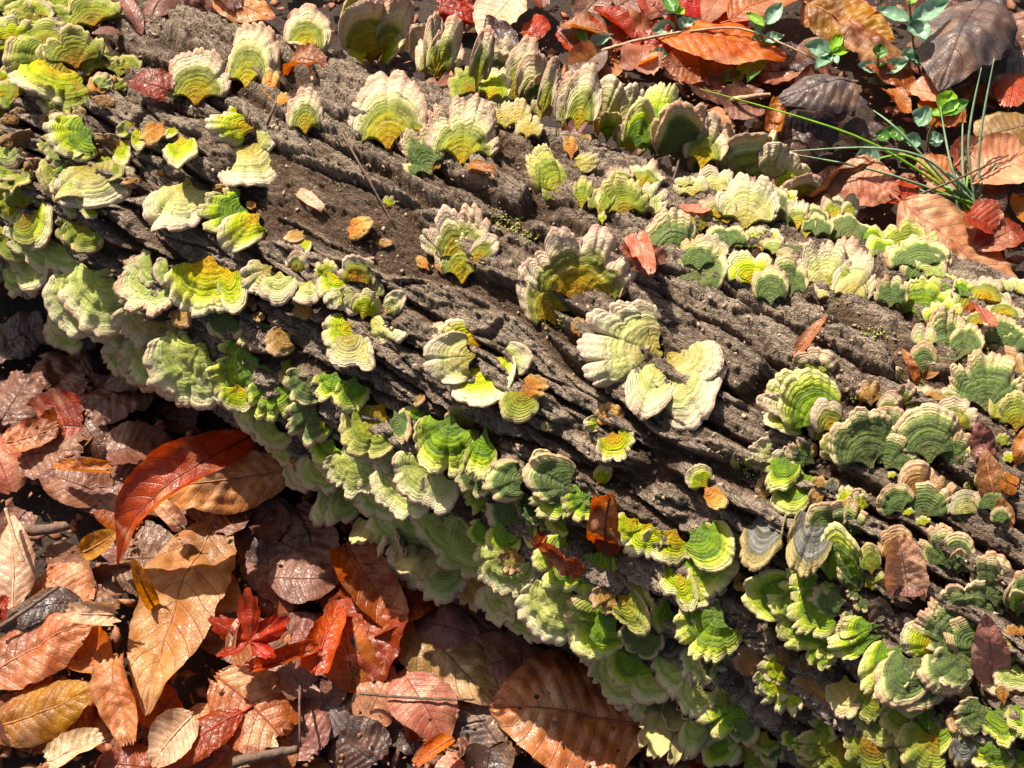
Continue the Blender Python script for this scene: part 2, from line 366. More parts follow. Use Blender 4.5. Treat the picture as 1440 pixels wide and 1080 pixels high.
# ------------------------------------------------------------------ the log
def bark_relief(s, th):
    """height (metres) of the bark over the log's own surface, and how bare the wood is"""
    w_ = th * log_r(s) ; p3 = np.stack([s * 10, w_ * 10, s * 0], -1)
    q = np.stack([s, w_, s * 0], -1)
    w2 = w_ + .010 * perlin(q * [11, 20, 1]) + .005 * perlin(q * [38, 60, 1] + 5) - .17 * s
    s2 = s + .012 * perlin(q * [30, 30, 1] + 9)
    jag = perlin(q * [260, 420, 1] + 3); w2 = w2 + .0007 * jag + .0002 * perlin(q * [620, 800, 1] + 8); s2 = s2 + .0012 * jag
    f1, f2, idv = worley(s2 / .125, w2 / .0200, 1)
    e1 = f2 - f1; plate = sstep(.03, .22, e1)
    g1, g2, idg = worley(s2 / .045, w2 / .0085, 2)
    plate2 = sstep(.0, .20, g2 - g1)
    k1, k2, idk = worley(s2 / .0105, w2 / .0034, 3)
    bare = sstep(.1, .5, fbm(np.stack([s * 7, w_ * 9, s * 0 + 4], -1), 3) + 1.5 * (sstep(3.35, 3.75, th) - .25))
    big = fbm(q * [9, 16, 1] + 31, 3)
    rough = fbm(q * [120, 210, 1], 5, .68)
    pit = sstep(.12, .42, fbm(q * [170, 300, 1] + 40, 3, .6)); rough2 = fbm(q * [700, 900, 1], 2, .6) * 1.6 - 2.2 * pit
    c1, c2, idc = worley(s / .0042 + .6 * rough, w_ / .0030 + .6 * rough, 5); grain = sstep(0, .35, c2 - c1) * (.5 + .8 * idc)
    ridge = 1 - np.abs(perlin(q * [26, 120, 1] + 70)) * 2.2
    h = .0066 * plate * (1 + .5 * idv) + .0030 * plate2 * plate * (1 + .8 * idg) + .0010 * idk * plate + .0035 * big + .0015 * rough + .0006 * rough2 + .0009 * ridge * plate + .0008 * grain * (.4 + .6 * plate)
    fibre = perlin(q * [30, 620, 1]) * .5 + perlin(q * [90, 1400, 1]) * .3
    hw = .0020 * plate + .0035 * big + .0017 * fibre + .0030 * sstep(-.15, .25, perlin(q * [18, 160, 1] + 12)) + .0009 * rough
    return h * (1 - bare) + hw * bare - .006, bare, plate * .55 + plate2 * .3 + .15 * idg
def build_log():
    root = bpy.data.objects.new('fallen_log', None); COL.objects.link(root)
    tag(root, 'thick fallen log with furrowed grey brown bark, covered in bracket fungi', 'log')
    s = np.linspace(S0 + .07, S1 - .12, 1150)
    th = np.concatenate([np.linspace(.55, 4.45, 600), np.linspace(4.45, .55 + 2 * np.pi, 40)[1:-1]])
    S, T = np.meshgrid(s, th, indexing='ij')
    h, bare, rel = bark_relief(S, T)
    h = h * (1 - sstep(4.2, 4.5, T)) * sstep(.5, .7, T) - .004
    V = log_points(S, T, h).reshape(-1, 3)
    global LOGBVH
    i_ = np.arange(0, len(s), 5); j_ = np.arange(0, len(th), 3); sub = V.reshape(len(s), len(th), 3)[i_][:, j_].reshape(-1, 3)
    LOGBVH = BVHTree.FromPolygons(sub.tolist(), grid_faces(len(i_), len(j_)).tolist())   # things stand on the bark itself
    me = mesh_of('bark', V, grid_faces(len(s), len(th)), np.stack([S, T * log_r(S)], -1).reshape(-1, 2))
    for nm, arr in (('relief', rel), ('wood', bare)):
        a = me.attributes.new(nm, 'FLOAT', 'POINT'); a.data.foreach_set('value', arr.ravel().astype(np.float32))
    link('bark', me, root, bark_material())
    return root
LOG = build_log()

# ------------------------------------------------------------------ bracket fungi
PORE = pore_material()
SMALL = []
BRACKETS = []          # (px, py, label parts)
def outline(phi, Phi, rg, scallop):
    t = phi / Phi
    big = np.zeros_like(phi); n = rg.randint(3, 6)
    for k in range(n):
        c = -1 + 2 * (k + .5 + rg.uniform(-.25, .25)) / n; wd = rg.uniform(.85, 1.25) / n
        big = np.maximum(big, np.sqrt(np.clip(1 - ((t - c) / wd) ** 2, 0, 1)) * rg.uniform(.75, 1))
    sm = np.zeros_like(phi); n = int(n * rg.uniform(3, 4.4))
    for k in range(n):
        c = -1 + 2 * (k + .5 + rg.uniform(-.3, .3)) / n; wd = rg.uniform(.9, 1.3) / n
        sm = np.maximum(sm, np.sqrt(np.clip(1 - ((t - c) / wd) ** 2, 0, 1)) * rg.uniform(.6, 1))
    return (1 - .34 * np.abs(t) ** 3) * (1 - scallop * (1 - big) - .10 * scallop / .2 * (1 - sm) + .026 * perlin(np.stack([phi * 15 + rg.random() * 40, phi * 0, phi * 0], -1))), big, sm
def bracket_mesh(W, L, shape, pal, rg, px_size):
    Phi, pinch = {'shelf': (R_(98), .95), 'fan': (R_(72), .55), 'spoon': (R_(44), .5), 'knob': (R_(60), .6)}[shape]
    Phi *= rg.uniform(.92, 1.06)
    na = int(min(120, max(28, px_size * .7))); nr = int(min(34, max(12, px_size * .2)))
    phi = np.linspace(-Phi, Phi, na); rho = np.linspace(0.02, 1, nr) ** .85
    R, big, sm = outline(phi, Phi, rg, {'knob': .12, 'spoon': .16}.get(shape, rg.choice((.08, .14, .20, .26))) * min(1, (W / L / 1.0) ** 1.2))
    RH, PH = np.meshgrid(rho, phi, indexing='ij'); RR = RH * (1 + (R[None] - 1) * sstep(.25, 1, RH))
    eff = PH * (pinch + (1 - pinch) * sstep(.05, .62, RH)) + .05 * perlin(np.stack([RH * 3 + rg.random() * 50, PH, RH * 0], -1))
    X, Y = RR * np.sin(eff), RR * np.cos(eff)
    sx = W / (X.max() - X.min()); sy = L / Y.max(); X, Y = (X - (X.max() + X.min()) / 2 * RH) * sx, Y * sy
    sz = (W + L) / 2
    B, Sm = big[None] * np.ones_like(RH), sm[None] * np.ones_like(RH)
    soft = .55 if pal == 'S' or (pal == 'P' and W > .025) else 1.; cup = rg.uniform(-.10, .10) if shape != 'shelf' else rg.uniform(-.14, .06)
    z = cup * RH ** 2 + rg.uniform(-.12, .12) * (X / W) * RH
    z = z + soft * rg.uniform(.05, .16) * (B - .6) * RH ** 2 + .06 * (Sm - .7) * RH ** 4 + .014 * perlin(np.stack([PH * 26, RH * 2, RH * 0 + rg.random() * 90], -1)) * RH ** 3
    z = z + soft * rg.uniform(.03, .10) * np.sin(PH * rg.uniform(4, 8) / Phi + rg.uniform(0, 6)) * RH ** 2
    wob = .03 * perlin(np.stack([PH * 3, RH * 2, RH * 0 + rg.random() * 90], -1))
    for k in range(rg.randint(1, 3)):
        r0 = rg.uniform(.35, .88); z = z - rg.uniform(.02, .05) * sstep(-.03, .03, RH - r0 + wob)
    z = z + .006 * np.sin((RH + wob) * 2 * np.pi * rg.uniform(7, 11)) + .007 * perlin(np.stack([PH * 14, RH * 3, RH * 0 + rg.random() * 30], -1)) * RH
    z = z + .028 * 1.3 * fbm(np.stack([X / sz * 6, Y / sz * 6, RH * 0 + rg.random() * 30], -1), 3)
    z = (z - .035 * sstep(.92, 1.02, RH)) * sz
    if pal == 'N': z = z + .10 * sz * fbm(np.stack([X / sz * 9, Y / sz * 9, RH * 0 + 5], -1), 2)
    thick = sz * (.012 + .07 * (1 - RH) ** 1.5) + .0005
    top = np.stack([X, Y, z], -1); bot = np.stack([X * .985, Y * .985, z - thick], -1)
    UVt = np.stack([PH / 1.0, RH], -1)
    V = top.reshape(-1, 3); UV = UVt.reshape(-1, 2); F = grid_faces(nr, na)          # rows: rho, cols: phi
    F = F[:, ::-1]
    # rim
    ring_i = np.concatenate([np.arange(0, nr) * na, (nr - 1) * na + np.arange(1, na), (np.arange(nr - 2, -1, -1)) * na + na - 1])
    rim = bot.reshape(-1, 3)[ring_i]; off = len(V); V2 = np.vstack([V, rim]); UV2 = np.vstack([UV, UV[ring_i]])
    k = np.arange(len(ring_i) - 1); rf = np.stack([ring_i[k], ring_i[k + 1], off + k + 1, off + k], -1)
    return (V2, np.vstack([F, rf]), UV2), (bot.reshape(-1, 3), F[:, ::-1], UV)
def bracket(bx, by, tx, ty, w, pal, **kw):
    """foot pixel, tip pixel, width in photo pixels"""
    rg = random.Random(int(bx * 7 + by * 13 + tx * 3 + ty))
    P, n = on_log(bx, by)
    plen = math.hypot(tx - bx, ty - by); depth = (P - CAM).dot(FWD)
    Lpx = plen / FPX * depth
    d = ray(tx, ty)
    up = (by - ty) / (plen + 1e-6)                            # 1 when it points up the picture
    lift = kw.get('lift', (.42 if up > .3 else .52 if up > -.3 else .56) + rg.uniform(-.12, .12))
    h_ = LOGBVH.ray_cast(CAM, d)[0]; hit = (h_ - CAM).length if h_ is not None else None
    best = None
    t0 = (P - CAM).dot(d)
    for k in range(-40, 41):
        q = CAM + d * (t0 + k / 40 * Lpx * 1.9); v = q - P; l = v.length
        if l > 2.0 * Lpx + 1e-5: continue
        e = (math.asin(max(-1, min(1, v.dot(n) / l))) - lift) ** 2 + (1.6 if up > .3 else .08) * (l / Lpx - 1.08) ** 2
        if hit is not None and pal != 'K': e += 60 * max(0, ((q - CAM).length - hit + .18 * Lpx + .003) / Lpx) ** 2 * .05
        if best is None or e < best[0]: best = (e, q, l)
    if best is None: q = CAM + d * t0; best = (0, q, (q - P).length)
    T, L = best[1], best[2]
    P0 = P; P = P + n * .002
    W = (.82 if pal == 'K' else 1.4 if pal == 'S' or (bx < 190 and by < 420) else 1.22 if up > .3 and bx > 850 and by < 440 else 1.08 if up > .3 else 1.2) * w / FPX * ((P + T) / 2 - CAM).dot(FWD)
    y = (T - P).normalized(); view = (CAM - P).normalized()
    n0 = (view * .6 + n * .3 + Vector((0, 0, 1)) * .4 if up > .3 else Vector((0, 0, 1)) * .15 + view * .30 + n * .75).normalized()
    z = (n0 - y * n0.dot(y)).normalized(); x = y.cross(z)
    def buried(a):
        xx, s_ = x * math.cos(a) + z * math.sin(a), abs(a) * .006
        for fx, fy in ((-.5, .6), (.5, .6), (-.36, .95), (.36, .95), (-.3, .3), (.3, .3), (0, .5)):
            q = P + xx * (fx * W) + y * (fy * L); dd = (q - CAM); h2 = LOGBVH.ray_cast(CAM, dd.normalized())[0]
            if h2 is not None: s_ += max(0, dd.length - (h2 - CAM).length + .003)
        return s_
    a = min((k * .1 for k in (range(-3, 4) if up > .3 else range(-6, 7))), key=buried) + rg.uniform(-.08, .08); up2 = 0
    while buried(a) > .012 and up2 < 4: P = P + n * .002; up2 += 1
    x, z = x * math.cos(a) + z * math.sin(a), z * math.cos(a) - x * math.sin(a)
    asp = w / max(plen, 1)
    shape = kw.get('shape') or ('shelf' if asp > 1.35 else 'spoon' if asp < .62 else 'fan')
    if pal == 'N': shape = 'knob'
    c, u = bracket_mesh(W, L * (.84 if up > .3 and bx > 700 and by < 290 else 1.0 if up > .3 else 1.12), shape, pal, rg, max(w, plen))
    mw = Matrix(((x.x, y.x, z.x, P.x), (x.y, y.y, z.y, P.y), (x.z, y.z, z.z, P.z), (0, 0, 0, 1)))
    if kw.get('small'): SMALL.append((mw, c, u, pal)); return
    root = bpy.data.objects.new('bracket_fungus', None); COL.objects.link(root); root.matrix_world = mw
    link('cap', mesh_of('cap', *c), root, cap_material(pal))
    link('pore_surface', mesh_of('pore_surface', *u), root, PORE)
    BRACKETS.append(((bx + tx) / 2, (by + ty) / 2, max(w, plen), asp, pal, up, root, kw.get('label')))
    return root

# rows: foot x, foot y, tip x, tip y, width, colour; measured on nine enlargements of the photograph (three times), origin first
BR = {
(0, 0): """830 460 830 195 270 P;1040 395 1050 60 235 P;1290 580 1280 362 150 P;1275 235 1325 12 190 P;1130 460 1150 285 70 O;1190 460 1190 385 60 O
1060 620 1035 745 250 W;1090 600 1150 545 130 W;1080 550 895 515 130 Y;815 750 690 935 245 W;770 575 760 692 120 Y;700 520 615 580 85 O;745 540 712 575 45 Y
605 755 540 760 42 T;680 750 680 715 30 O;1060 895 860 900 190 G;1110 900 960 1010 150 Y;940 830 935 788 80 O;1090 880 1042 855 38 O;1290 975 1215 1010 80 T;1300 1015 1290 1055 50 Y
300 325 150 400 270 L;310 310 110 300 190 L;330 300 300 110 190 L;190 200 205 70 160 L;60 200 40 60 140 Y;160 120 195 30 150 Y;60 120 20 60 110 Y;130 60 110 -20 160 L;400 125 350 -20 200 L
470 300 475 222 125 L;500 345 520 250 60 L;440 405 430 312 100 O;490 390 508 325 60 L;95 400 20 330 150 L;50 500 -30 500 130 S;405 555 268 600 160 G;580 525 508 560 60 Y;510 590 525 680 75 Y
520 690 530 735 60 S;265 640 198 655 85 S;390 700 370 838 260 W;300 720 275 700 90 G;270 765 235 810 80 S;120 880 60 790 130 L;150 880 160 1015 170 Y;60 860 20 920 100 Y;330 840 262 875 100 S
80 705 80 795 120 L;110 705 85 655 60 O;340 930 290 1020 120 L;60 960 -20 1060 170 S;240 1010 180 1100 240 S;100 540 60 470 90 N;240 560 230 470 90 N;160 640 140 560 80 N;300 520 290 440 100 N
450 680 440 570 120 N;175 760 180 670 80 N;215 800 230 700 90 N;440 470 440 405 80 N;30 620 0 690 140 S;20 410 0 340 110 Y;20 230 -10 150 90 Y;250 440 270 400 60 L;1010 500 960 470 60 Y;60 640 40 570 80 N""",
(480, 0): """200 650 180 275 330 P;510 712 520 378 300 P;385 755 290 545 190 D;385 745 365 640 80 O;400 730 410 655 60 O;120 290 120 40 220 P;150 270 245 160 100 Y;90 290 50 150 90 Y;250 180 250 0 160 P;40 110 70 -20 130 L;90 60 110 -10 80 P
400 345 425 100 195 P;350 290 335 105 110 P;540 400 520 280 165 L;620 430 670 290 140 Y;690 325 670 180 210 D;740 330 760 240 100 W;830 335 820 178 145 P;880 405 880 285 115 D
700 205 680 105 180 P;810 205 810 108 150 P;920 300 915 195 70 P;990 405 968 262 110 P;1040 412 1060 220 150 P;1140 450 1165 290 130 W;1210 450 1260 310 120 W;1290 570 1400 300 170 G;1270 500 1280 380 110 G
1210 650 1250 480 110 Y;1160 640 1200 520 80 C;690 555 690 395 150 C;740 560 760 400 100 C;780 595 810 450 110 C;950 880 820 610 150 L;900 860 860 760 70 L;1010 905 1025 738 80 L;970 690 960 555 60 O;975 715 1105 660 90 C
1110 620 1150 460 90 G;1085 580 1083 490 38 O;1190 930 1180 740 190 L;1265 800 1300 642 155 P;1180 790 1155 680 110 P;1080 945 1130 760 80 L;1250 905 1355 790 130 W;200 880 205 830 50 Y;20 975 110 950 90 O;140 1030 195 1020 35 T
520 1150 500 875 260 P;460 1110 350 970 110 W;560 1130 650 1000 110 P;1100 960 1100 890 35 Y;640 200 620 120 90 P;430 150 480 70 110 P;1000 620 1050 550 60 T;870 460 850 390 90 C;580 560 600 470 90 W;310 560 320 500 90 P;660 440 620 540 90 S;960 450 940 380 60 W;1180 400 1120 330 100 C;420 160 400 60 90 P""",
(960, 0): """25 665 0 400 190 D;110 640 130 430 160 P;180 660 170 530 100 P;100 745 95 622 130 D;40 845 25 715 125 W;130 835 165 685 140 W;255 770 300 530 200 S;365 750 415 575 110 W;470 770 500 670 130 Y;500 850 515 720 160 P;260 985 285 740 230 W;365 965 400 770 170 D
150 935 130 825 140 P;190 1060 190 930 155 D;100 1115 105 995 150 W;480 985 500 835 90 P;560 1010 575 890 120 D;630 940 645 815 100 P;700 1015 715 890 170 D;335 1075 345 955 140 Y;455 1090 470 1010 140 D;590 1250 600 1010 190 W;640 1290 700 990 170 P
690 1300 760 1070 150 W;940 1100 950 930 200 L;1000 1160 980 980 230 D;860 1110 830 990 120 G;230 780 210 660 60 P;420 880 450 790 80 Y;320 700 340 610 80 S;210 900 220 850 60 W;280 1060 260 970 90 G;20 960 -10 880 120 P;580 860 590 820 60 W;410 560 400 520 50 Y;60 560 90 400 110 P;370 1100 400 1020 90 S;1040 1130 1080 1040 110 S;790 1040 800 950 90 G""",
(0, 360): """60 30 90 165 210 S;200 -10 195 75 150 Y;100 -20 60 60 120 Y;400 90 290 315 270 S;370 70 270 130 120 L;720 20 560 215 230 S;650 40 580 60 120 S;900 -10 830 210 310 Y;960 40 985 210 110 Y;690 215 550 345 240 W;760 290 720 330 90 W
770 215 770 292 130 T;890 180 880 225 60 L;960 235 900 330 190 D;1090 240 1040 365 180 D;1060 180 1075 210 50 T;1100 225 1090 262 50 T;1240 320 1140 390 110 T;1235 425 1180 515 100 L;610 290 470 410 220 S;720 360 590 500 220 S;870 350 740 580 300 S
610 440 540 535 190 S;720 530 700 590 150 S;880 470 800 600 110 S;1130 430 990 630 330 G;1160 500 1120 680 200 G;890 540 850 605 100 Y;1010 530 1005 645 150 Y;950 590 930 640 80 S;1160 690 1100 800 150 S;1080 655 1035 700 90 S;1190 780 1180 885 130 S;1260 850 1270 920 100 T
1160 40 1040 120 130 W;1190 60 1160 175 160 W;1260 65 1260 -5 105 P;1320 100 1275 185 120 W;1390 100 1365 15 100 Y;1450 60 1370 150 120 Y;1330 190 1250 230 90 O;1330 500 1240 585 160 D;1340 620 1250 760 180 D;1430 480 1370 600 150 G;1380 690 1320 750 90 Y;1410 760 1350 865 150 G
820 360 760 420 120 S;1110 730 1060 770 90 S;550 370 490 480 130 S;1290 920 1280 980 130 S;1420 870 1380 960 140 S;310 260 240 330 120 S;860 130 900 200 110 L""",
(480, 360): """70 110 70 0 160 P;85 150 0 215 110 W;150 185 150 105 75 W;95 270 120 140 120 Y;190 250 250 155 85 W;130 290 235 310 150 W;60 280 -60 350 150 Y;40 330 20 450 180 W;80 370 120 460 90 W;70 495 20 640 130 G;190 610 60 820 240 L;170 790 150 895 170 W
400 690 250 700 115 G;480 660 400 895 260 G;620 705 575 915 125 G;550 740 470 635 130 L;330 880 210 1050 220 S;430 890 400 1070 150 W;600 870 545 990 150 D;190 960 100 1080 180 S;70 820 20 1000 190 S;790 930 615 960 160 D;660 970 560 1060 130 G
1000 990 790 880 200 D;880 920 830 815 100 G;960 960 840 1075 170 G;1060 1000 960 1070 150 G;1085 960 1125 890 75 Y;1150 725 1120 628 120 O;1150 730 1155 855 130 Y;1180 760 1235 780 80 Y;1110 700 1045 710 60 Y;1010 350 1005 265 65 O;890 718 860 720 35 C
610 385 430 310 160 Y;480 330 390 290 90 W;580 420 375 440 190 W;620 390 590 605 260 Y;680 430 785 440 125 W;760 560 855 545 95 O;780 560 725 668 150 L;1370 420 1560 450 190 W
910 305 785 25 210 P;995 240 1035 -130 440 P;515 130 490 -190 260 P;380 70 320 0 45 O;430 85 410 20 40 O;1420 90 1400 -190 240 D;1480 170 1560 -60 180 D;230 640 260 770 90 D;330 580 320 610 50 T;20 160 -60 190 80 W;560 1010 520 920 120 G;820 1050 760 1080 140 D""",
(960, 360): """290 135 290 -30 190 Y;450 190 440 -10 140 D;870 230 895 80 125 D;1000 290 1040 90 220 G;1090 200 1160 105 120 G;1230 250 1250 90 240 P;1350 260 1370 180 160 P;1110 525 1120 210 170 D;1160 450 1235 275 130 D;1240 300 1240 215 130 P;1350 405 1355 240 180 D;1430 400 1440 320 110 G
1010 515 1020 370 110 D;1000 400 1000 290 70 W;1280 675 1275 390 290 D;1360 520 1375 385 140 T;1280 410 1280 360 60 P;1400 755 1425 570 150 L;1420 650 1440 530 110 G;600 750 480 500 260 G;560 540 545 398 190 P;500 610 385 550 110 W;500 655 365 620 90 W;530 710 370 690 100 Y;640 755 580 605 140 P
800 905 720 640 280 D;860 800 870 640 180 D;790 650 785 543 110 T;850 690 895 585 100 P;880 770 945 690 110 P;850 905 940 770 180 D;1040 885 1040 640 260 D;1040 670 1030 540 180 P;1130 740 1180 600 170 P;1110 905 1180 765 140 D;700 850 590 770 120 L;710 800 650 840 90 O;640 860 600 800 80 L
410 850 300 830 130 W;560 880 460 795 130 D;500 880 430 1045 170 G;550 860 555 805 35 O;110 975 35 900 110 Y;90 965 155 1045 75 O;1000 1080 990 870 160 T;1080 1080 1100 930 130 T;930 1085 860 975 160 D;1020 1100 1010 960 210 D;950 970 935 920 50 Y;1270 990 1260 935 60 L;1310 1085 1290 980 120 D;1200 1090 1200 990 140 W
690 1060 690 970 80 Y;760 1060 740 1000 70 T;690 1210 685 1040 190 D;390 1010 300 1280 260 K;590 1040 500 1310 230 K;620 1000 640 945 70 K;590 1040 550 990 80 T;380 1000 340 930 110 T;570 980 590 930 60 T;220 900 230 840 40 C;1400 160 1420 90 120 W;1060 620 1090 560 90 T;930 520 910 480 40 C;1200 560 1170 530 60 W;1380 880 1370 820 50 Y;1340 810 1360 750 60 L""",
(0, 720): """1430 -10 1400 40 110 S""",
(480, 720): """260 -10 130 100 270 S;240 90 245 185 120 S;190 90 150 155 90 S;410 -10 360 125 190 S;570 100 440 270 310 S;640 160 590 345 200 S;360 180 250 285 180 S;420 260 400 345 200 S;540 310 530 390 150 T;540 80 535 150 110 T;710 70 640 150 150 G;770 -20 640 60 210 D;790 40 795 125 65 G;745 140 705 245 100 T
780 270 690 400 210 S;690 350 615 440 150 S;770 430 740 540 190 S;980 290 860 520 260 S;1030 150 850 250 220 G;1020 170 1020 335 290 G;900 0 830 45 120 G;960 20 880 60 110 G;1320 40 1220 160 160 Y;1420 60 1350 190 190 Y;1450 200 1380 325 120 Y;1160 440 975 430 150 L;1180 430 990 565 210 G;1170 330 1080 400 120 T
1170 330 1280 490 140 L;1280 490 1250 605 170 D;1420 420 1320 450 140 G;1270 580 1160 725 190 G;1140 590 1040 660 140 S;1160 680 1120 805 210 S;1310 650 1260 790 160 S;1410 580 1390 760 150 S;1350 770 1260 880 170 S;1440 790 1410 890 130 G;1400 860 1330 1015 190 S;330 140 300 215 120 S;840 300 800 350 80 S;1100 560 1080 600 120 L;620 60 570 130 120 G""",
(960, 720): """40 110 140 300 250 G;60 60 170 200 190 G;60 280 70 385 140 Y;-10 250 20 400 100 Y;150 400 20 420 160 D;180 400 30 575 250 G;40 560 0 720 150 S;80 560 90 690 90 G;490 360 280 330 190 G;590 320 465 300 120 G;700 320 640 65 190 G;740 330 700 150 130 D;700 370 550 380 130 D;520 390 515 425 70 Y;650 420 450 545 260 G;760 430 700 500 120 D
590 550 580 655 110 G;850 515 640 560 130 G;930 550 800 750 180 G;1010 600 860 775 190 D;990 760 940 845 100 G;800 265 790 135 85 L;770 300 840 260 80 L;1130 245 1060 60 170 D;1150 245 1170 90 130 D;1020 60 1010 15 60 Y;910 220 900 65 150 T;1320 400 1300 180 165 D;1410 435 1430 280 120 D;1230 580 1030 420 220 D;1210 480 1200 288 270 D
1060 550 955 530 150 Y;1200 590 1040 700 210 D;1100 700 1090 760 120 W;1180 640 1180 700 80 W;1400 570 1315 550 60 C;1400 520 1370 480 60 O;1430 520 1435 480 50 O;340 680 240 590 140 T;440 640 340 680 120 Y;440 690 370 825 200 Y;640 640 540 840 210 T;690 670 690 845 140 C;860 760 810 960 190 L;590 870 630 940 90 G;280 780 110 910 180 G
250 850 250 985 120 D;80 710 30 850 130 S;70 850 30 950 110 S;100 900 80 1000 120 S;40 940 10 1010 90 S;300 950 200 1090 220 L;370 940 340 1060 130 D;720 960 540 1070 270 L;810 960 760 1090 210 L;540 970 480 1005 90 G;1010 810 900 930 160 L;1100 820 1040 990 140 G;1090 930 950 1040 200 L;1190 825 1150 900 70 T;1310 820 1170 890 150 D;1350 790 1370 970 190 G
1290 920 1210 1030 170 Y;1200 930 1170 1060 140 K;1360 810 1340 730 50 O;1410 630 1390 740 130 S;1420 1000 1380 1090 180 L;500 600 440 560 70 N;470 640 400 570 60 N;560 660 500 610 90 N;400 480 365 530 50 C;280 270 230 310 70 O;620 640 560 600 60 T;1330 980 1290 1080 150 G;130 260 150 290 60 O;640 290 610 330 60 Y;780 360 740 400 70 D;1000 980 960 950 60 T;1380 620 1350 580 80 C;200 800 130 760 80 L;150 960 100 1060 120 G;1440 420 1400 330 80 G;1170 770 1210 740 80 C"""}
ROWS = []
for (_ox, _oy), _txt in BR.items():
    for _row in _txt.replace('\n', ';').split(';'):
        _f = _row.split(); _n = [float(v) / 3 for v in _f[:5]]
        ROWS.append((_ox + _n[0], _oy + _n[1], _ox + _n[2], _oy + _n[3], _n[4], _f[5]))
ROWS += [(936, 500, 830, 486, 118, 'W'), (930, 495, 880, 432, 62, 'W'), (936, 505, 972, 572, 120, 'W'), (930, 505, 905, 566, 60, 'W')]
_rg = random.Random(4)
for _r in list(ROWS):
    x_, y_ = _r[0], _r[1]
    if (x_ < 175 and y_ < 430 and _r[5] not in 'NO') or (_r[5] == 'S' and _rg.random() < .8):
        dx, dy = _rg.uniform(-26, 26), _rg.uniform(-20, 20); q = _rg.uniform(.8, 1.15)
        ROWS.append((x_ + dx, y_ + dy, x_ + dx + (_r[2] - x_) * q, y_ + dy + (_r[3] - y_) * q, _r[4] * q, _rg.choice('LYLS') if x_ < 175 and y_ < 380 else 'S'))
for _r in list(ROWS):
    if _r[0] > 860 and _r[5] in 'PDGWYL' and _rg.random() < .6:
        dx, dy = _rg.uniform(-30, 30), _rg.uniform(-18, 18); q = _rg.uniform(.6, .95)
        if _r[0] < 1080 and 420 < _r[1] < 660: continue
        ROWS.append((_r[0] + dx, _r[1] + dy, _r[0] + dx + (_r[2] - _r[0]) * q, _r[1] + dy + (_r[3] - _r[1]) * q, _r[4] * q, _r[5]))
ROWS.sort(key=lambda r: -r[4] * math.hypot(r[0] - r[2], r[1] - r[3]))
for _k, _r in enumerate(ROWS): bracket(*_r, small=_k >= 292)
def join_small():
    V, F, MI, U = [], [], [], []; mats = []; nv = 0
    for root, c, u, pal in SMALL:
        M = np.array(root)
        for (v, f, uv), mt in ((c, cap_material(pal)), (u, PORE)):
            if mt not in mats: mats.append(mt)
            V.append(v @ M[:3, :3].T + M[:3, 3]); F.append(f + nv); U.append(uv); nv += len(v); MI.append(np.full(len(f), mats.index(mt)))
    me = mesh_of('bracket_buds', np.vstack(V), np.vstack(F), np.vstack(U))
    for mt in mats: me.materials.append(mt)
    me.polygons.foreach_set('material_index', np.concatenate(MI).astype(np.int32))
    tag(link('bracket_buds', me), 'many tiny buds and scraps of bracket fungus between the larger ones', None, None, 'stuff')
join_small()

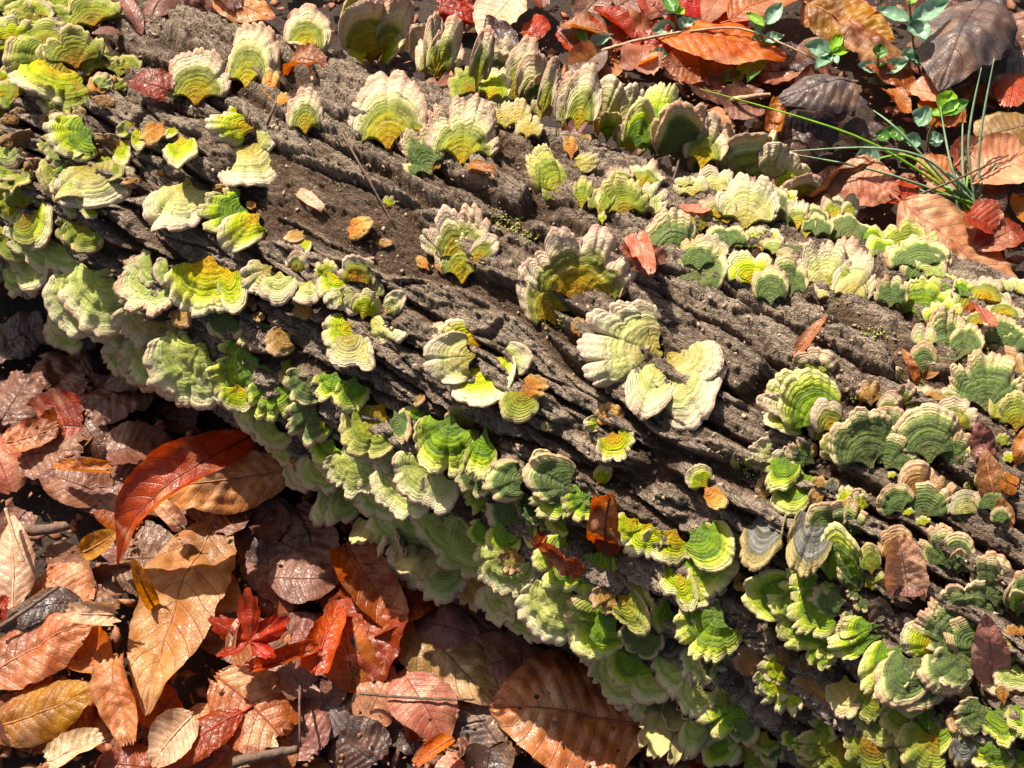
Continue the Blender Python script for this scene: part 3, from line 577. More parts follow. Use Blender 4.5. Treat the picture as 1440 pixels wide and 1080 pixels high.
# ------------------------------------------------------------------ fallen leaves
LEAVES = []
def leaf_mesh(W, L, rg, px, curl, bend, twist, crumple, kind):
    nu = int(min(72, max(18, px * .5))); nv = int(min(30, max(10, px * .22))); nv += (nv + 1) % 2
    sd = rg.random() * 100
    if kind == 'star':
        na, nr = 120, 14
        ph, rh = np.meshgrid(np.linspace(-R_(158), R_(158), na), np.linspace(.02, 1, nr), indexing='ij')
        lobes = [(-2.1, .6), (-1.05, .9), (0, 1.), (1.05, .9), (2.1, .6)]
        Rr = np.full(ph.shape, .30); ua = np.ones_like(ph)
        for c, h in lobes:
            d_ = np.abs(ph - c); Rr = np.maximum(Rr, h * np.clip(1 - (d_ / .56) ** 1.35 * .60, .2, 1) * (1 + .06 * np.sin(d_ * 34)) * (d_ < .56)); ua = np.minimum(ua, d_ / .5)
        X = Rr * rh * np.sin(ph) * W * .62; Y = L * (.28 + Rr * rh * np.cos(ph) * .72)
        z = L * (curl * rh ** 2 * (.4 + .6 * np.sin(ph * 2 + 1)) + .06 * np.cos(ph * 5.8) * rh) + L * crumple * fbm(np.stack([X / L * 3 + sd, Y / L * 3, rh * 0], -1), 3)
        V = np.stack([X, Y, z], -1).reshape(-1, 3); UV = np.stack([np.clip(ua, 0, 1), rh], -1).reshape(-1, 2)
        mid = [(0, L * .28 + L * .66 * t, 0) for t in np.linspace(0, .9, 6)]
        return (V, grid_faces(na, nr), UV), None
    t0, t1 = (0, 1) if kind == 'whole' else (rg.uniform(0, .3), rg.uniform(.75, .97))
    t = np.linspace(t0, t1, nu); u = np.linspace(-1, 1, nv)
    T, U = np.meshgrid(t, u, indexing='ij')
    prof = np.sin(np.pi * np.clip(T, 0, 1) ** .9) ** .78 * (1 - .15 * T)
    nb = 11
    teeth = 1 + .035 * (np.mod((T - .16) * nb + .5, 1.) - .5) * (np.abs(U) > .8)
    rag = fbm(np.stack([T * 6 + sd, np.sign(U) * 3, U * 0], -1), 3)
    prof = prof * teeth * (1 - .22 * np.clip(rag, 0, 1)) / .95
    if kind != 'whole':
        T2 = T + .09 * fbm(np.stack([U * 3 + sd, T * 0, T * 0 + 9], -1), 3) * ((T - t0 < .02) | (t1 - T < .02)); prof = np.maximum(prof, .12)
    else: T2 = T
    X = U * prof * W / 2; X = X + W * .10 * np.sin((T - .2) * 2.4 + sd) ; Y = T2 * L
    # arc across (curl) and along (bend)
    a = curl * 2.2; Xc = X; z = np.zeros_like(X)
    if abs(a) > .02:
        r_ = W / 2 / a; Xc = r_ * np.sin(X / r_); z = r_ * (1 - np.cos(X / r_))
    z = z + L * bend * 4 * T * (1 - T)
    c = (T - .16 * np.abs(U) ** 1.15) * nb
    vein = -np.cos(2 * np.pi * (c - .5)) * (1 - .6 * np.abs(U)) * np.clip(np.abs(U) * 6, 0, 1)
    z = z + W * .007 * vein - W * .016 * np.exp(-(U / .09) ** 2)
    nz = fbm(np.stack([X / L * 2.6 + sd, Y / L * 2.6, X * 0 + 2], -1), 3); nz2 = fbm(np.stack([X / L * 9 + sd, Y / L * 9, X * 0 + 7], -1), 3)
    z = z + L * crumple * (nz + .28 * nz2) + W * .05 * np.abs(U) ** 3 * perlin(np.stack([T * 6 + sd, np.sign(U) * 2, U * 0], -1)) * 2
    ang = twist * (T - .5); Xr = Xc * np.cos(ang) - z * np.sin(ang); Zr = Xc * np.sin(ang) + z * np.cos(ang)
    V = np.stack([Xr, Y, Zr], -1); m = V[:, nv // 2]
    mid = np.vstack([m[:1] - [0, L * .10, -L * .01], m[:-2]]) if kind == 'whole' else m[1:-1]
    return (V.reshape(-1, 3), grid_faces(nu, nv)[:, ::-1], np.stack([U, T], -1).reshape(-1, 2)), mid
VEINM = {}
def leaf(bx, by, tx, ty, w, colour, hb=12, ht=14, curl=None, bend=None, kind='whole', on='ground', crumple=None, twist=None, roll=None, filler=False, label=None, lift=.25):
    rg = random.Random(int(bx * 11 + by * 5 + tx * 3 + ty * 17))
    if on == 'ground':
        B, T = on_ground(bx, by, hb / 1000), on_ground(tx, ty, ht / 1000); n = Vector((rg.uniform(-.15, .15), rg.uniform(-.3, .1), 1))
    else:
        B, n = on_log(bx, by); B = B + n * .001; d = ray(tx, ty); t0 = (B - CAM).dot(d); Lp = math.hypot(tx - bx, ty - by) / FPX * t0; best = None
        for k in range(-40, 41):
            q = CAM + d * (t0 + k / 40 * Lp * 1.8); v = q - B
            e = abs(math.asin(max(-1, min(1, v.dot(n) / v.length))) - lift) + .1 * abs(v.length / Lp - 1.1)
            if best is None or e < best[0]: best = (e, q)
        T = best[1]
    curl = rg.uniform(-.5, .6) if curl is None else curl; bend = rg.uniform(-.08, .2) if bend is None else bend
    crumple = rg.uniform(.03, .11) if crumple is None else crumple; twist = rg.uniform(-.5, .5) if twist is None else twist
    y = T - B; L = y.length; y.normalize(); W = w / FPX * ((B + T) / 2 - CAM).dot(FWD) * 1.05
    z = (n - y * n.dot(y)).normalized(); x = y.cross(z); a = rg.uniform(-.25, .25) if roll is None else roll
    x, z = x * math.cos(a) + z * math.sin(a), z * math.cos(a) - x * math.sin(a)
    g, mid = leaf_mesh(W, L, rg, math.hypot(tx - bx, ty - by) * (.6 if filler else 1), curl, bend, twist, crumple, kind)
    root = bpy.data.objects.new('fallen_leaf', None); COL.objects.link(root)
    root.matrix_world = Matrix(((x.x, y.x, z.x, B.x), (x.y, y.y, z.y, B.y), (x.z, y.z, z.z, B.z), (0, 0, 0, 1)))
    link('blade', mesh_of('blade', *g), root, leaf_material(colour))
    if mid is not None and w > 26 and not filler:
        if colour not in VEINM: VEINM[colour] = plain('midrib_' + colour, LEAFC[colour][2], tuple(int(v * .5 + q * .5) for v, q in zip(LEAFC[colour][2], LEAFC[colour][0])), 300, .6)
        v, f = tube(mid, np.linspace(.0009, .0003, len(mid)), 5)
        link('midrib', mesh_of('midrib', [p for p in v], [q for q in f]), root, VEINM[colour])
    LEAVES.append(((bx + tx) / 2, (by + ty) / 2, max(w, math.hypot(tx - bx, ty - by)), w / max(1, math.hypot(tx - bx, ty - by)), colour, on, root, label, kind, filler, curl))
    return root
LEAF_DATA = """320 722 200 1003 135 tan 16 30 -.12 .06 whole
418 655 193 685 95 tan 34 40 -.18 .03 whole
360 612 160 790 100 rust 52 26 .45 .22 whole
-25 965 135 875 105 tan 24 30 -.1 .03 whole
-20 1020 145 972 88 gold 20 30 -.2 .04 whole
208 868 60 856 44 pale 42 46 .42 .02 torn
425 705 422 872 150 mauve 14 14 .05 .02 torn
540 820 708 988 112 olive 16 20 -.1 .03 whole
912 1010 688 1016 196 spotted 18 24 -.08 .02 whole
588 930 640 1070 118 brown 14 12 -.1 .02 whole
478 738 585 905 76 rust 34 22 .25 .05 torn
525 800 495 990 130 rust 20 14 .15 .05 torn
640 1030 578 1085 34 orange 34 34 .4 .05 torn
292 955 425 1070 118 rust 22 26 -.12 .02 torn
345 1005 212 1090 66 red 26 24 -.2 .05 whole
165 895 185 1065 66 tan 28 22 .3 .06 torn
280 1008 205 1075 72 pale 30 26 .25 .05 torn
50 1080 155 1025 58 pale 28 30 .3 .04 torn
222 858 186 783 32 gold 22 56 .45 .05 whole
255 750 212 698 42 pale 34 48 .5 .1 torn
108 778 168 745 40 gold 24 34 .3 .05 torn
12 860 18 722 62 pale 22 30 -.2 .03 whole
150 945 95 868 76 orange 20 24 .25 .02 torn
-8 880 14 835 30 red 26 34 .3 .05 torn
348 930 356 832 116 red 46 56 .16 0 star
335 942 470 898 40 red 40 44 .55 -.05 torn
325 935 340 862 30 pale 40 52 .6 .05 torn
245 515 105 605 108 brown 16 20 -.15 .05 torn
120 495 30 575 92 brown 14 18 -.1 .05 whole
15 650 145 640 92 mauve 20 20 -.1 .04 torn
160 700 60 655 82 brown 18 22 .2 .05 torn
95 705 245 650 96 mauve 16 20 -.2 .03 torn
-15 605 62 515 86 mauve 20 22 -.1 .05 torn
185 665 70 655 34 orange 34 36 .5 .05 torn
-10 625 95 600 52 tan 28 26 .2 .02 torn
55 700 5 775 52 mauve 26 24 .2 .02 torn
-5 480 75 455 70 grey 12 14 -.1 .03 torn
120 480 40 440 66 grey 10 14 -.1 .03 torn
150 800 270 785 116 brown 14 16 -.1 .03 whole
285 765 350 690 92 mauve 18 14 .1 .03 torn
450 1065 375 985 86 mauve 16 14 -.1 .03 torn
490 950 425 1045 92 grey 10 12 -.1 .03 torn
545 1080 465 1005 92 dark 12 12 -.1 .03 torn
705 1065 655 965 86 grey 10 12 .1 .03 torn
590 825 705 912 84 mauve 20 16 -.1 .03 torn
750 900 865 945 84 brown 14 14 .1 .03 torn
895 1065 975 1030 74 brown 14 12 .1 .03 torn
448 990 393 925 52 mauve 24 26 .2 .03 torn
440 975 482 845 56 red 34 28 .35 .05 torn
925 58 1108 78 98 orange 22 24 -.12 .05 whole
1025 28 1140 -14 88 orange 20 20 .15 .03 whole
1140 0 1255 62 80 gold 22 24 -.15 .03 whole
1180 28 1278 138 92 rust 26 26 -.15 .05 whole
1375 0 1340 125 150 grey 30 44 -.30 .10 whole
1238 128 1092 150 84 grey 48 40 -.22 .08 torn
1085 195 1190 185 96 dark 22 26 -.2 .08 torn
1238 122 1282 170 44 orange 30 34 .3 .05 torn
1350 142 1275 128 66 pink 28 28 .2 .03 torn
738 -14 676 56 84 pale 26 10 .08 .02 whole
598 8 680 22 66 red 12 12 .2 .05 torn
775 65 740 22 44 red 14 16 .2 .05 torn
848 78 776 42 66 red 12 14 .15 .05 torn
856 48 786 34 54 tan 20 22 .3 .05 whole
815 30 852 -12 54 brown 14 16 .2 .05 torn
882 100 925 70 50 orange 20 26 .3 .05 torn
962 80 892 58 78 red 12 12 .1 .03 torn
1010 22 952 -4 66 red 12 14 .1 .03 torn
1172 252 1266 272 80 pink 24 26 -.1 .04 whole
1140 292 1222 238 64 mauve 18 20 .2 .05 torn
1262 285 1440 412 118 pink 28 22 -.1 .03 whole
1360 250 1460 215 96 pink 24 24 .2 .03 torn
1375 195 1455 165 96 olive 22 24 -.15 .04 whole
1338 298 1412 338 76 rust 34 30 .25 .05 torn
1372 350 1450 325 66 rust 28 26 .2 .03 torn
1296 280 1242 262 62 red 22 22 .1 .03 torn
1335 205 1295 128 66 orange 20 22 .2 .03 torn
1368 200 1396 245 62 mauve 20 20 .2 .03 torn
1275 252 1355 232 74 tan 16 18 .1 .03 torn
1082 205 1100 128 34 orange 26 40 .4 .05 torn
1075 142 1005 162 64 mauve 18 20 .2 .03 torn
1055 192 1138 218 64 rust 16 16 .1 .03 torn
1382 28 1436 98 78 dark 16 18 .1 .03 torn
1285 24 1338 -14 66 dark 14 16 .1 .03 torn
1408 6 1448 66 66 mauve 16 18 .1 .03 torn
1195 214 1246 178 64 grey 16 18 .1 .03 torn
1325 96 1275 56 66 mauve 14 16 .1 .03 torn
1140 64 1092 104 66 dark 12 14 .1 .03 torn
1052 112 1128 92 66 rust 12 14 .1 .03 torn
1442 108 1396 152 66 mauve 18 18 .1 .03 torn
948 24 896 -8 56 rust 12 14 .1 .03 torn
1005 98 926 102 66 rust 14 14 .1 .03 torn
862 18 932 -14 64 brown 10 12 .1 .03 torn
1325 250 1385 198 54 pink 22 24 .2 .03 torn
1300 350 1420 412 90 tan 14 14 .1 .03 torn
20 1000 70 940 60 rust 14 16 .2 .03 torn
190 960 250 1040 70 orange 14 14 .2 .03 torn
420 900 520 940 80 brown 14 14 .1 .03 torn
60 800 130 850 80 tan 14 16 .1 .03 torn
140 690 200 760 70 rust 14 16 .3 .05 torn"""
for _l in LEAF_DATA.split('\n'):
    f = _l.split(); n_ = [float(v) for v in f[:5]]
    leaf(*n_, f[5], float(f[6]), float(f[7]), float(f[8]) * 1.5, float(f[9]) * 1.6, f[10])
LOG_LEAVES = """268 143 170 108 50 rust .12;202 52 165 -5 26 mauve .2;215 35 252 -10 52 mauve .1;175 52 128 46 26 mauve .2;368 45 420 72 46 mauve .3;398 112 468 92 58 rust .5;938 402 870 342 54 brown .4;1116 502 1162 440 22 tan .35
648 240 708 243 20 orange .25;862 782 840 688 62 rust .7;768 742 842 785 56 rust .6;1388 658 1374 592 42 mauve .4;1402 722 1388 628 42 tan .3;1292 545 1268 488 20 tan .5;1298 535 1328 508 20 tan .4;1428 655 1440 600 32 tan .4;1278 852 1272 742 74 pale .3
1248 872 1222 838 44 grey .3;1262 862 1292 884 32 grey .3;412 272 472 306 18 pale .15;958 288 1002 296 30 pink .3;1422 742 1400 700 30 tan .4;1440 690 1398 668 36 orange .3;885 335 915 400 34 pink .5;1180 200 1230 225 30 mauve .4;1350 440 1400 470 30 pink .4;1300 800 1250 830 50 mauve .3"""
for _l in LOG_LEAVES.replace('\n', ';').split(';'):
    f = _l.split(); leaf(*[float(v) for v in f[:5]], f[5], on='log', lift=float(f[6]), kind='whole' if f[5] in ('mauve', 'tan') and float(f[4]) < 60 else 'torn', crumple=.06 if float(f[6]) < .4 else .14)
leaf(1397, 968, 1380, 862, 52, 'speckled', on='log', lift=.3, curl=.1, bend=.04, kind='whole', label='reddish brown leaf with dark spots standing upright among green brackets near the thick end')
# the litter underneath
def litter():
    rg = random.Random(11); n = 0
    while n < 186:
        px, py = rg.uniform(-60, 1500), rg.uniform(-50, 1120)
        low = py > 440 + .60 * px - 40; high = py < .36 * px - 50
        if not (low or high): continue
        a = rg.uniform(0, 6.28); far = high; L = rg.uniform(70, 125) * (.8 if far else 1.15); n += 1
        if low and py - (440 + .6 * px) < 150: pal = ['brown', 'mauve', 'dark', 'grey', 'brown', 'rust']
        elif low: pal = ['tan', 'rust', 'pink', 'brown', 'rust', 'mauve', 'brown', 'dark', 'orange', 'rust']
        else: pal = ['rust', 'orange', 'mauve', 'dark', 'brown', 'pink', 'red', 'grey', 'tan']
        h = 3 + 13 * n / 180
        leaf(px - math.cos(a) * L / 2, py - math.sin(a) * L / 2 * .85, px + math.cos(a) * L / 2, py + math.sin(a) * L / 2 * .85, L * rg.uniform(.5, .75), rg.choice(pal),
             h + rg.uniform(-3, 11), h + rg.uniform(-3, 9), kind='whole' if rg.random() < .45 else 'torn', filler=True)
litter()

# ------------------------------------------------------------------ grass, seedlings, twigs
GREEN = plain('grass_green', (110, 140, 108), (146, 168, 134), 120, .5, .3, .0004, .25)
FRESH = plain('fresh_green', (140, 178, 42), (112, 160, 44), 120, .45, .3, .0004, .4)
BLUEG = plain('bluish_green', (104, 140, 108), (132, 160, 134), 120, .35, .3, .0004, .2, .6)
MIDG = plain('mid_green', (86, 128, 52), (66, 106, 44), 120, .4, .3, .0004, .3)
TWIG = plain('twig_bark', (104, 82, 66), (66, 50, 42), 300, .8)
PALET = plain('pale_twig', (176, 150, 118), (140, 112, 84), 300, .7)
STEMB = plain('seedling_stem', (128, 84, 66), (106, 106, 62), 200, .6)
def curve_pts(pts, n=18):
    p = [pts[0]] + list(pts) + [pts[-1]]; out = []
    for i in range(1, len(p) - 2):
        for k in range(n // (len(p) - 3) + 1):
            t = k / (n // (len(p) - 3) + 1); a, b, c, d = (np.array(p[j]) for j in (i - 1, i, i + 1, i + 2))
            out.append(.5 * ((2 * b) + (c - a) * t + (2 * a - 5 * b + 4 * c - d) * t * t + (3 * b - a - 3 * c + d) * t ** 3))
    out.append(np.array(p[-1])); return out
def grass():
    root = bpy.data.objects.new('grass_tuft', None); COL.objects.link(root)
    tag(root, 'tuft of thin stiff green grass growing among fallen leaves behind the log', 'grass tuft')
    rg = random.Random(5)
    B = [[(1372, 296, 8), (1330, 265, 22), (1200, 190, 45), (985, 125, 40)], [(1370, 294, 8), (1310, 228, 40), (1230, 208, 48), (1108, 213, 42)],
         [(1366, 292, 8), (1300, 262, 26), (1215, 236, 36), (1112, 216, 36)], [(1374, 300, 8), (1362, 200, 45), (1380, 95, 80)], [(1378, 302, 8), (1378, 200, 45), (1398, 82, 85)],
         [(1360, 290, 8), (1270, 190, 42), (1228, 155, 44)], [(1372, 304, 8), (1340, 240, 30), (1322, 150, 48)], [(1365, 300, 8), (1354, 240, 26), (1354, 158, 45)],
         [(1368, 300, 8), (1300, 270, 14), (1250, 242, 18)], [(1360, 296, 8), (1290, 225, 24), (1240, 222, 20), (1215, 240, 10)]]
    for k in range(20):
        a = rg.uniform(-2.9, -1.1); l = rg.uniform(35, 95); x0, y0 = 1368 + rg.uniform(-14, 16), 298 + rg.uniform(-8, 12)
        B.append([(x0, y0, 8), (x0 + math.cos(a) * l * .5, y0 + math.sin(a) * l * .6, 20), (x0 + math.cos(a) * l * 1.1, y0 + math.sin(a) * l, rg.uniform(18, 40))])
    for b in B:
        pts = curve_pts([on_ground(x, y, h / 1000) for x, y, h in b], 16); k = len(pts)
        v, f = tube(pts, np.interp(np.linspace(0, 1, k), [0, .7, 1], [.0012, .0009, .0003]), 5)
        v = np.array(v); link('blade', mesh_of('blade', v, f), root, GREEN if rg.random() < .9 else FRESH)
grass()
def leaflet(root, A, T, w, mat, rg):
    y = T - A; L = y.length; y.normalize(); n = Vector((rg.uniform(-.2, .2), rg.uniform(-.5, .0), 1)); z = (n - y * n.dot(y)).normalized(); x = y.cross(z)
    t, u = np.meshgrid(np.linspace(0, 1, 16), np.linspace(-1, 1, 9), indexing='ij')
    pr = np.sin(np.pi * t ** .8) ** .8 * (1 + .05 * np.sin(t * 40)); X = u * pr * w / 2; Z = .25 * w * u ** 2 + L * .12 * t * (1 - t) - .02 * w * np.exp(-(u / .15) ** 2) + .03 * w * np.sin(t * 22 - abs(u) * 4); Y = t * L
    P = np.array(A) + X[..., None] * np.array(x) + Y[..., None] * np.array(y) + Z[..., None] * np.array(z)
    link('leaf', mesh_of('leaf', P.reshape(-1, 3), grid_faces(16, 9)[:, ::-1]), root, mat)
SEED = [
 ('seedling with a broad hanging leaf, growing over the large orange leaf', (960, 0), [(338, 205, 12), (335, 150, 30), (352, 90, 45)], [(345, 110, 415, 18, 52, 'B'), (345, 112, 268, 58, 34, 'F'), (340, 140, 296, 108, 42, 'B'), (340, 170, 425, 160, 44, 'B'), (340, 185, 270, 355, 74, 'M'), (240, 315, 168, 350, 60, 'M'), (240, 320, 262, 262, 44, 'F'), (330, 170, 285, 175, 36, 'B')]),
 ('small seedling with lime green tip, beside the crumpled grey leaf', (960, 0), [(600, 275, 12), (622, 230, 32)], [(620, 225, 668, 142, 40, 'F'), (620, 225, 575, 172, 32, 'F'), (620, 225, 512, 192, 62, 'B'), (622, 228, 705, 212, 32, 'F'), (622, 235, 555, 298, 46, 'B'), (622, 235, 655, 275, 36, 'B')]),
 ('upright seedling with paired bluish leaves between orange leaf and grey leaf', (960, 0), [(825, 372, 12), (820, 310, 28), (825, 225, 45)], [(825, 250, 826, 186, 52, 'M'), (825, 285, 826, 240, 46, 'F'), (820, 300, 735, 278, 46, 'B'), (822, 305, 945, 262, 52, 'B'), (822, 345, 885, 348, 40, 'B'), (822, 345, 775, 350, 30, 'B')]),
 ('tallest seedling with reddish stem and serrated leaves near the dark leaf', (960, 0), [(1000, 300, 12), (975, 200, 35), (955, 0, 75)], [(955, 92, 815, 40, 52, 'B'), (958, 92, 1115, 8, 62, 'B'), (962, 100, 1020, 182, 76, 'B'), (985, 240, 918, 235, 56, 'B'), (985, 240, 1035, 222, 50, 'B'), (980, 235, 990, 285, 80, 'B'), (955, 20, 965, -20, 40, 'F')]),
 ('tiny seedling with silvery wet leaves under the big dark leaf', (960, 0), [(1060, 330, 16), (1060, 300, 26)], [(1060, 300, 1010, 285, 40, 'B'), (1060, 300, 1105, 300, 44, 'B'), (1060, 302, 1065, 338, 40, 'B'), (1060, 300, 1050, 270, 36, 'B')]),
 ('many-leaved seedling with bright lime leaf beside the grass tuft', (960, 0), [(1030, 640, 12), (1040, 560, 26), (1088, 490, 42)], [(1090, 485, 1128, 395, 76, 'F'), (1090, 490, 1205, 432, 56, 'M'), (1088, 492, 1045, 472, 42, 'F'), (1040, 520, 965, 478, 80, 'B'), (1030, 600, 1100, 592, 60, 'B'), (1000, 600, 925, 592, 54, 'B'), (940, 595, 850, 555, 62, 'M'), (870, 590, 812, 565, 46, 'M')]),
 ('low round bluish leaf of a seedling under the grass blades', (960, 0), [(790, 720, 8), (770, 690, 22)], [(820, 680, 722, 665, 90, 'B'), (780, 690, 765, 640, 40, 'B')]),
 ('seedling with lime tip growing at the end of a pale stem', (480, 0), [(1425, 160, 10), (1410, 60, 36)], [(1410, 60, 1362, -20, 50, 'M'), (1408, 60, 1440, 40, 40, 'F'), (1410, 120, 1310, 130, 56, 'B'), (1415, 120, 1485, 90, 50, 'B'), (1410, 145, 1440, 165, 40, 'B')]),
 ('low seedling with two leaves between red leaves behind the log', (480, 0), [(1040, 200, 8), (1040, 185, 22)], [(1040, 188, 1135, 150, 42, 'B'), (1035, 185, 1008, 118, 28, 'M'), (1040, 190, 985, 140, 26, 'F')]),
 ('seedling with one round leaf on the small orange leaf', (480, 0), [(1320, 260, 12), (1312, 232, 26)], [(1312, 232, 1375, 235, 48, 'B'), (1312, 235, 1295, 215, 26, 'F')])]
def seedlings():
    M_ = {'B': BLUEG, 'F': FRESH, 'M': MIDG}
    for q, (lab, (ox, oy), st, lv) in enumerate(SEED):
        rg = random.Random(q); P = lambda x, y, h: on_ground(ox + x / 3, oy + y / 3, h / 1000)
        root = bpy.data.objects.new('seedling', None); COL.objects.link(root); tag(root, lab, 'seedling', 'green seedlings in the leaf litter')
        s3 = [P(*p) for p in st]; pts = curve_pts(s3, 12); v, f = tube(pts, .0009, 6); link('stem', mesh_of('stem', v, f), root, STEMB)
        ys = [p[1] for p in st]; hs = [p[2] for p in st]
        for (ax, ay, tx, ty, w, m) in lv:
            h = float(np.interp(ay, sorted(ys), [h for _, h in sorted(zip(ys, hs))])) + 1
            A = P(ax, ay, h); T = P(tx, ty, h + rg.uniform(-2, 5)); leaflet(root, A, T, w / 3 / FPX * (A - CAM).dot(FWD) * 1.3, M_[m], rg)
seedlings()
TW = [('thin pale stem lying between red leaves and the large orange leaf', 'g', [(840, 73, 16), (900, 56, 24), (965, 44, 26)], 1.5, PALET),
      ('short tan twig lying across the long grass blade', 'g', [(1025, 141, 20), (1055, 136, 34), (1083, 133, 32)], 2.2, PALET),
      ('slender yellowish stem over the large orange leaf', 'g', [(970, 44, 30), (1040, 40, 34), (1110, 66, 32), (1162, 92, 26)], 1.0, PALET),
      ('thin brown twig crossing the foot of the grass tuft', 'g', [(1290, 275, 26), (1350, 250, 34), (1418, 218, 34)], 1.0, TWIG),
      ('dark bent twig lying beside the pale leaves at the picture edge', 'g', [(-5, 885, 34), (40, 855, 36), (82, 825, 40)], 1.4, TWIG),
      ('straw-coloured thin stem leaning over the pale leaf', 'g', [(8, 715, 44), (22, 760, 40), (34, 790, 36)], 1.1, PALET),
      ('dark stick half hidden under the lower leaves', 'g', [(330, 1072, 24), (370, 1062, 26), (418, 1054, 26)], 3.2, TWIG),
      ('hair-thin upright stem before the torn rust leaf', 'g', [(422, 960, 26), (421, 1000, 36), (422, 1046, 30)], 0.8, TWIG),
      ('long thin dark stem lying over the veined brown leaf', 'g', [(505, 975, 26), (590, 982, 28), (668, 984, 26)], 0.9, TWIG),
      ('grey rotten stick in the shade beneath the gold leaf scrap', 'g', [(30, 745, 24), (60, 746, 26), (97, 738, 28)], 4.0, TWIG),
      ('pale petiole leaning over the rust leaf on the log', 'l', [(405, 70, 4), (425, 90, 10), (440, 120, 3)], 1.2, PALET),
      ('hair-thin dark stem lying on the bare bark', 'l', [(480, 188, 2), (515, 250, 5), (555, 318, 2)], .7, TWIG),
      ('short dark twig stub sticking from the bark', 'l', [(376, 178, 1), (384, 172, 6), (392, 163, 10)], .9, TWIG),
      ('slender brown twig behind the dark green crest fan', 'l', [(930, 205, 2), (940, 225, 9), (944, 262, 3)], .8, TWIG)]
def twigs():
    for lab, on, pp, r, m in TW:
        pts = []
        for x, y, h in pp:
            if on == 'g': pts.append(on_ground(x, y, h / 1000))
            else: p, n = on_log(x, y); pts.append(p + n * h / 1000)
        c = curve_pts(pts, 14); c = [p + np.array(_T[(i * 37 + int(r * 100)) % 8192]) * r * .00012 for i, p in enumerate(c)]
        v, f = tube(c, np.linspace(1, .7, len(c)) * r / 1000, 7); o = link('twig', mesh_of('twig', v, f), None, m); tag(o, lab, 'twig')
twigs()
# ------------------------------------------------------------------ crumbs and moss (nobody could count these)
def scatter(name, lab, pts, size, mat, seed, flat=.35):
    rg = np.random.default_rng(seed); V, F = [], []
    ico = np.array([(1, 0, 0), (-1, 0, 0), (0, 1, 0), (0, -1, 0), (0, 0, 1), (0, 0, -1)], float)
    fc = np.array([(0, 2, 4), (2, 1, 4), (1, 3, 4), (3, 0, 4), (2, 0, 5), (1, 2, 5), (3, 1, 5), (0, 3, 5)])
    for k, (p, n) in enumerate(pts):
        q = ico * (1 + rg.uniform(-.35, .35, (6, 1))) * rg.uniform(.4, 1.3) * size * np.array([rg.uniform(.8, 2.2), rg.uniform(.6, 1.3), flat])
        z = np.array(n) + rg.normal(size=3) * .35; z /= np.linalg.norm(z); a = np.cross(z, rg.normal(size=3)); a /= np.linalg.norm(a); b = np.cross(z, a)
        V.append(np.array(p) + q @ np.stack([a, b, z])); F.append(fc + 6 * k)
    o = link(name, mesh_of(name, np.vstack(V), np.vstack(F), smooth=False), None, mat); tag(o, lab, None, None, 'stuff')
def crumbs():
    rg = random.Random(3); P = []
    while len(P) < 1500:
        px, py = rg.uniform(-30, 1470), rg.uniform(-20, 1100)
        if py > 430 + .6 * px or py < .36 * px - 100:
            P.append((on_ground(px, py, rg.uniform(.006, .026)), (0, 0, 1)))
    scatter('leaf_crumbs', 'fine brown crumbs of rotted leaves in the litter', P, .0012, plain('crumb', (132, 92, 62), (84, 58, 44), 200), 1, .18)
    P = []
    while len(P) < 1300:
        px, py = rg.uniform(-30, 1470), rg.uniform(-20, 1100)
        if py > 430 + .6 * px or py < .36 * px - 60: P.append((on_ground(px, py, rg.uniform(.003, .014)), (0, 0, 1)))
    scatter('leaf_fragments', 'small torn fragments of brown leaves filling the gaps of the litter', P, .0038, plain('leaf_fragment', (150, 98, 66), (82, 54, 42), 60), 8, .06)
    P = []
    while len(P) < 1900:
        px, py = rg.uniform(-20, 1460), rg.uniform(-20, 1100)
        if .36 * px - 60 < py < 420 + .6 * px:
            p, n = on_log(px, py); P.append((p, n))
    scatter('bark_crumbs', 'loose crumbs of bark and wood dust on the log', P, .0011, plain('bark_crumb', (168, 146, 126), (100, 76, 58), 200), 2, .6)
    P = []
    for cx, cy, sp, k in [(700, 308, 9, 40), (722, 320, 9, 40), (745, 333, 8, 30), (1225, 470, 9, 40), (1290, 545, 7, 35), (1060, 655, 13, 90), (1080, 665, 10, 50), (1215, 560, 8, 30), (785, 455, 8, 30)]:
        for _ in range(int(k * 1.6)):
            p, n = on_log(cx + rg.gauss(0, sp * 1.3), cy + rg.gauss(0, sp * .6)); P.append((p + n * rg.uniform(0, .0015), n))
    scatter('moss', 'small patches of yellow green moss and lichen on the bark', P, .0006, plain('moss', (156, 152, 84), (116, 120, 66), 400), 3, .8)
crumbs()

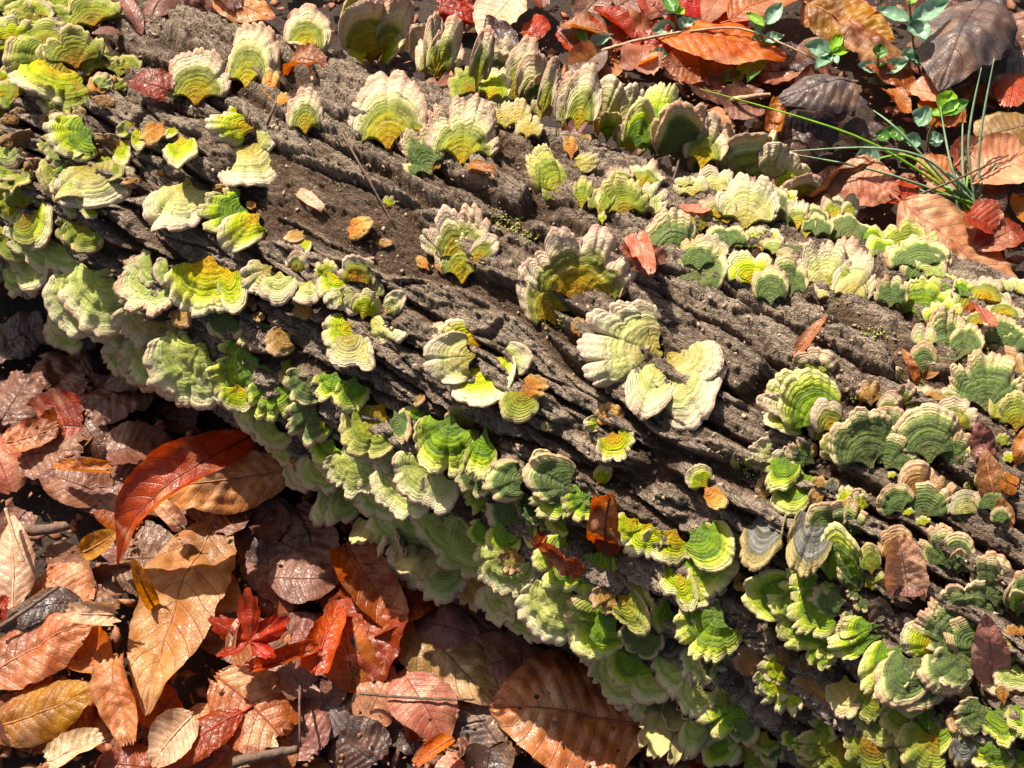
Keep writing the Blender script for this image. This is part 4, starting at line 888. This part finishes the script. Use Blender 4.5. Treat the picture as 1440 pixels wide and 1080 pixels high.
# ------------------------------------------------------------------ what each thing is called
MARKS = [(912, 500, 'the white twin-lobed bracket'), (660, 510, 'the yellow ruffled bracket'), (830, 380, 'the tallest pink-rimmed fan'), (650, 345, 'the lone fan with orange buds'),
 (540, 145, 'the round fan near the crest'), (285, 105, 'the pale crest fan'), (240, 275, 'the small white fan'), (340, 210, 'the white crescent bracket'), (75, 125, 'the round olive cup'),
 (125, 255, 'the white-margined green cup'), (500, 440, 'the cream and yellow rosette'), (1070, 720, 'the grey banded brackets'), (830, 730, 'the crumpled rusty leaf'), (1385, 915, 'the speckled upright leaf'),
 (1140, 470, 'the narrow tan leaf'), (905, 372, 'the brown bark leaf'), (1385, 535, 'the round dark green fan'), (1190, 390, 'the white many-lobed fan'), (855, 605, 'the orange-hearted bracket'),
 (810, 800, 'the lime bracket pair'), (785, 850, 'the large pale sage shelf'), (1095, 960, 'the cream cup'), (240, 660, 'the curled rust leaf'), (800, 1000, 'the big spotted leaf'),
 (965, 170, 'the dark crest fan'), (620, 630, 'the three-part bright green bracket'), (1375, 290, 'the grass tuft'), (450, 590, 'the dark mossy clump'), (270, 480, 'the broad sage tiers'), (210, 395, 'the grey-rimmed sage fan'),
 (705, 15, 'the pale upright leaf'), (1320, 660, 'the peach-rimmed dark fans'), (1180, 830, 'the tall bright green fan'), (1360, 880, 'the dark crescent bracket'), (50, 300, 'the brown knobbly stubs')]
GMARKS = [(350, 880, 'the red star-shaped leaf'), (260, 865, 'the big tan veined leaf'), (305, 672, 'the serrated tan leaf'), (240, 640, 'the curled rust leaf'), (800, 1000, 'the big spotted leaf'), (422, 790, 'the mottled mauve leaf'),
 (625, 905, 'the spotted olive leaf'), (1375, 280, 'the grass tuft'), (1165, 140, 'the crumpled grey leaf'), (1015, 66, 'the large orange leaf'), (705, 20, 'the pale upright leaf'), (1355, 65, 'the big dark leaf'),
 (1350, 350, 'the big pink-brown leaf'), (70, 920, 'the veined tan leaf'), (90, 550, 'the shaded brown leaves'), (610, 1000, 'the veined brown leaf'), (60, 1000, 'the gold leaf')]
CNAME = {'P': ['pink-rimmed green', 'pink and olive', 'whitish pink'], 'W': ['cream white', 'pale cream'], 'Y': ['yellow green', 'lemon yellow'], 'G': ['bright green', 'grass green'], 'D': ['dark green', 'deep green pale-edged'], 'S': ['sage green', 'greyish green'],
         'L': ['olive green', 'olive'], 'O': ['orange', 'ochre orange'], 'T': ['tan', 'peachy tan'], 'K': ['grey banded'], 'C': ['cream'], 'N': ['brown knobbly']}
def place(px, py, marks, k2):
    d = sorted(marks, key=lambda m: math.hypot(m[0] - px, m[1] - py)); a = d[0]; r = math.hypot(a[0] - px, a[1] - py)
    if r < 14: a = d[1]; r = math.hypot(a[0] - px, a[1] - py)
    dx, dy = px - a[0], py - a[1]
    how = ('above' if dy < 0 else 'below') if abs(dy) > .55 * abs(dx) else 'beside'
    if r < 75: how = 'just ' + how if how != 'beside' else 'close beside'
    rest = [m for m in d if m is not a]
    v = sorted(rest, key=lambda m: -((m[0] - a[0]) * dx + (m[1] - a[1]) * dy) / (math.hypot(m[0] - a[0], m[1] - a[1]) * max(r, 1)) + .0012 * math.hypot(m[0] - px, m[1] - py))
    return how, a[2], v[k2][2]
USED = set()
def unique(cands):
    for c in cands:
        if c not in USED and len(c.split()) <= 16: USED.add(c); return c
    return min(cands, key=lambda c: len(c.split()))
def name_all():
    for (px, py, size, asp, pal, up, root, lab) in BRACKETS:
        sz = 'tiny' if size < 26 else 'small' if size < 42 else '' if size < 75 else 'large'
        shp = 'stub' if pal == 'N' else 'bud' if size < 24 else 'shelf' if asp > 1.35 else 'tongue' if asp < .62 else 'fan'
        st = 'standing' if up > .45 else 'drooping' if up < -.6 else 'spreading'
        c = [lab] if lab else []
        for k2 in range(0, 9):
            for cn in CNAME[pal]:
                for s_ in (sz, (sz + ' ' + st).strip()):
                    how, a, b = place(px, py, MARKS, k2)
                    if k2 == 1: c.append(' '.join(f'{s_} {cn} {shp} {how} {a}'.split())); c.append(' '.join(f'{s_} {cn} {shp} between {a[4:]} and {b[4:]}'.split()))
                    c.append(' '.join(f'{s_} {cn} {shp} {how} {a}, toward {b[4:]}'.split()))
        tag(root, unique(c), 'bracket fungus', 'bracket fungi on the log')
    LN = {'tan': 'tan', 'pale': 'pale pinkish', 'pink': 'pinkish brown', 'orange': 'orange', 'gold': 'golden brown', 'red': 'red', 'rust': 'rusty brown', 'brown': 'brown', 'speckled': 'dark-speckled reddish', 'mauve': 'dull mauve brown', 'dark': 'blackish brown', 'grey': 'grey brown', 'olive': 'olive brown', 'spotted': 'dark-spotted brown'}
    for (px, py, size, asp, colr, on, root, lab, kind, fil, curl) in LEAVES:
        sz = 'small' if size < 55 else '' if size < 110 else 'large'
        kd = 'star-shaped leaf' if kind == 'star' else 'torn leaf' if kind == 'torn' else 'leaf'
        cu = 'curled' if abs(curl) > .25 else 'flat' if abs(curl) < .12 else 'cupped'
        c = [lab] if lab else []
        for k2 in range(0, 9):
            for q in (cu, ('half-buried ' if fil else 'loose ') + cu, 'narrow ' + cu if asp < .55 else 'broad ' + cu):
                how, a, b = place(px, py, MARKS if on == 'log' else GMARKS, k2)
                if k2 == 1: c.append(' '.join(f'{sz} {q} {LN[colr]} {kd} {how} {a}'.split()))
                c.append(' '.join(f'{sz} {q} {LN[colr]} {kd} {how} {a}, toward {b[4:]}'.split()))
        tag(root, unique(c), 'leaf', 'fallen leaves stuck on the log' if on == 'log' else 'fallen leaves in the litter')
name_all()
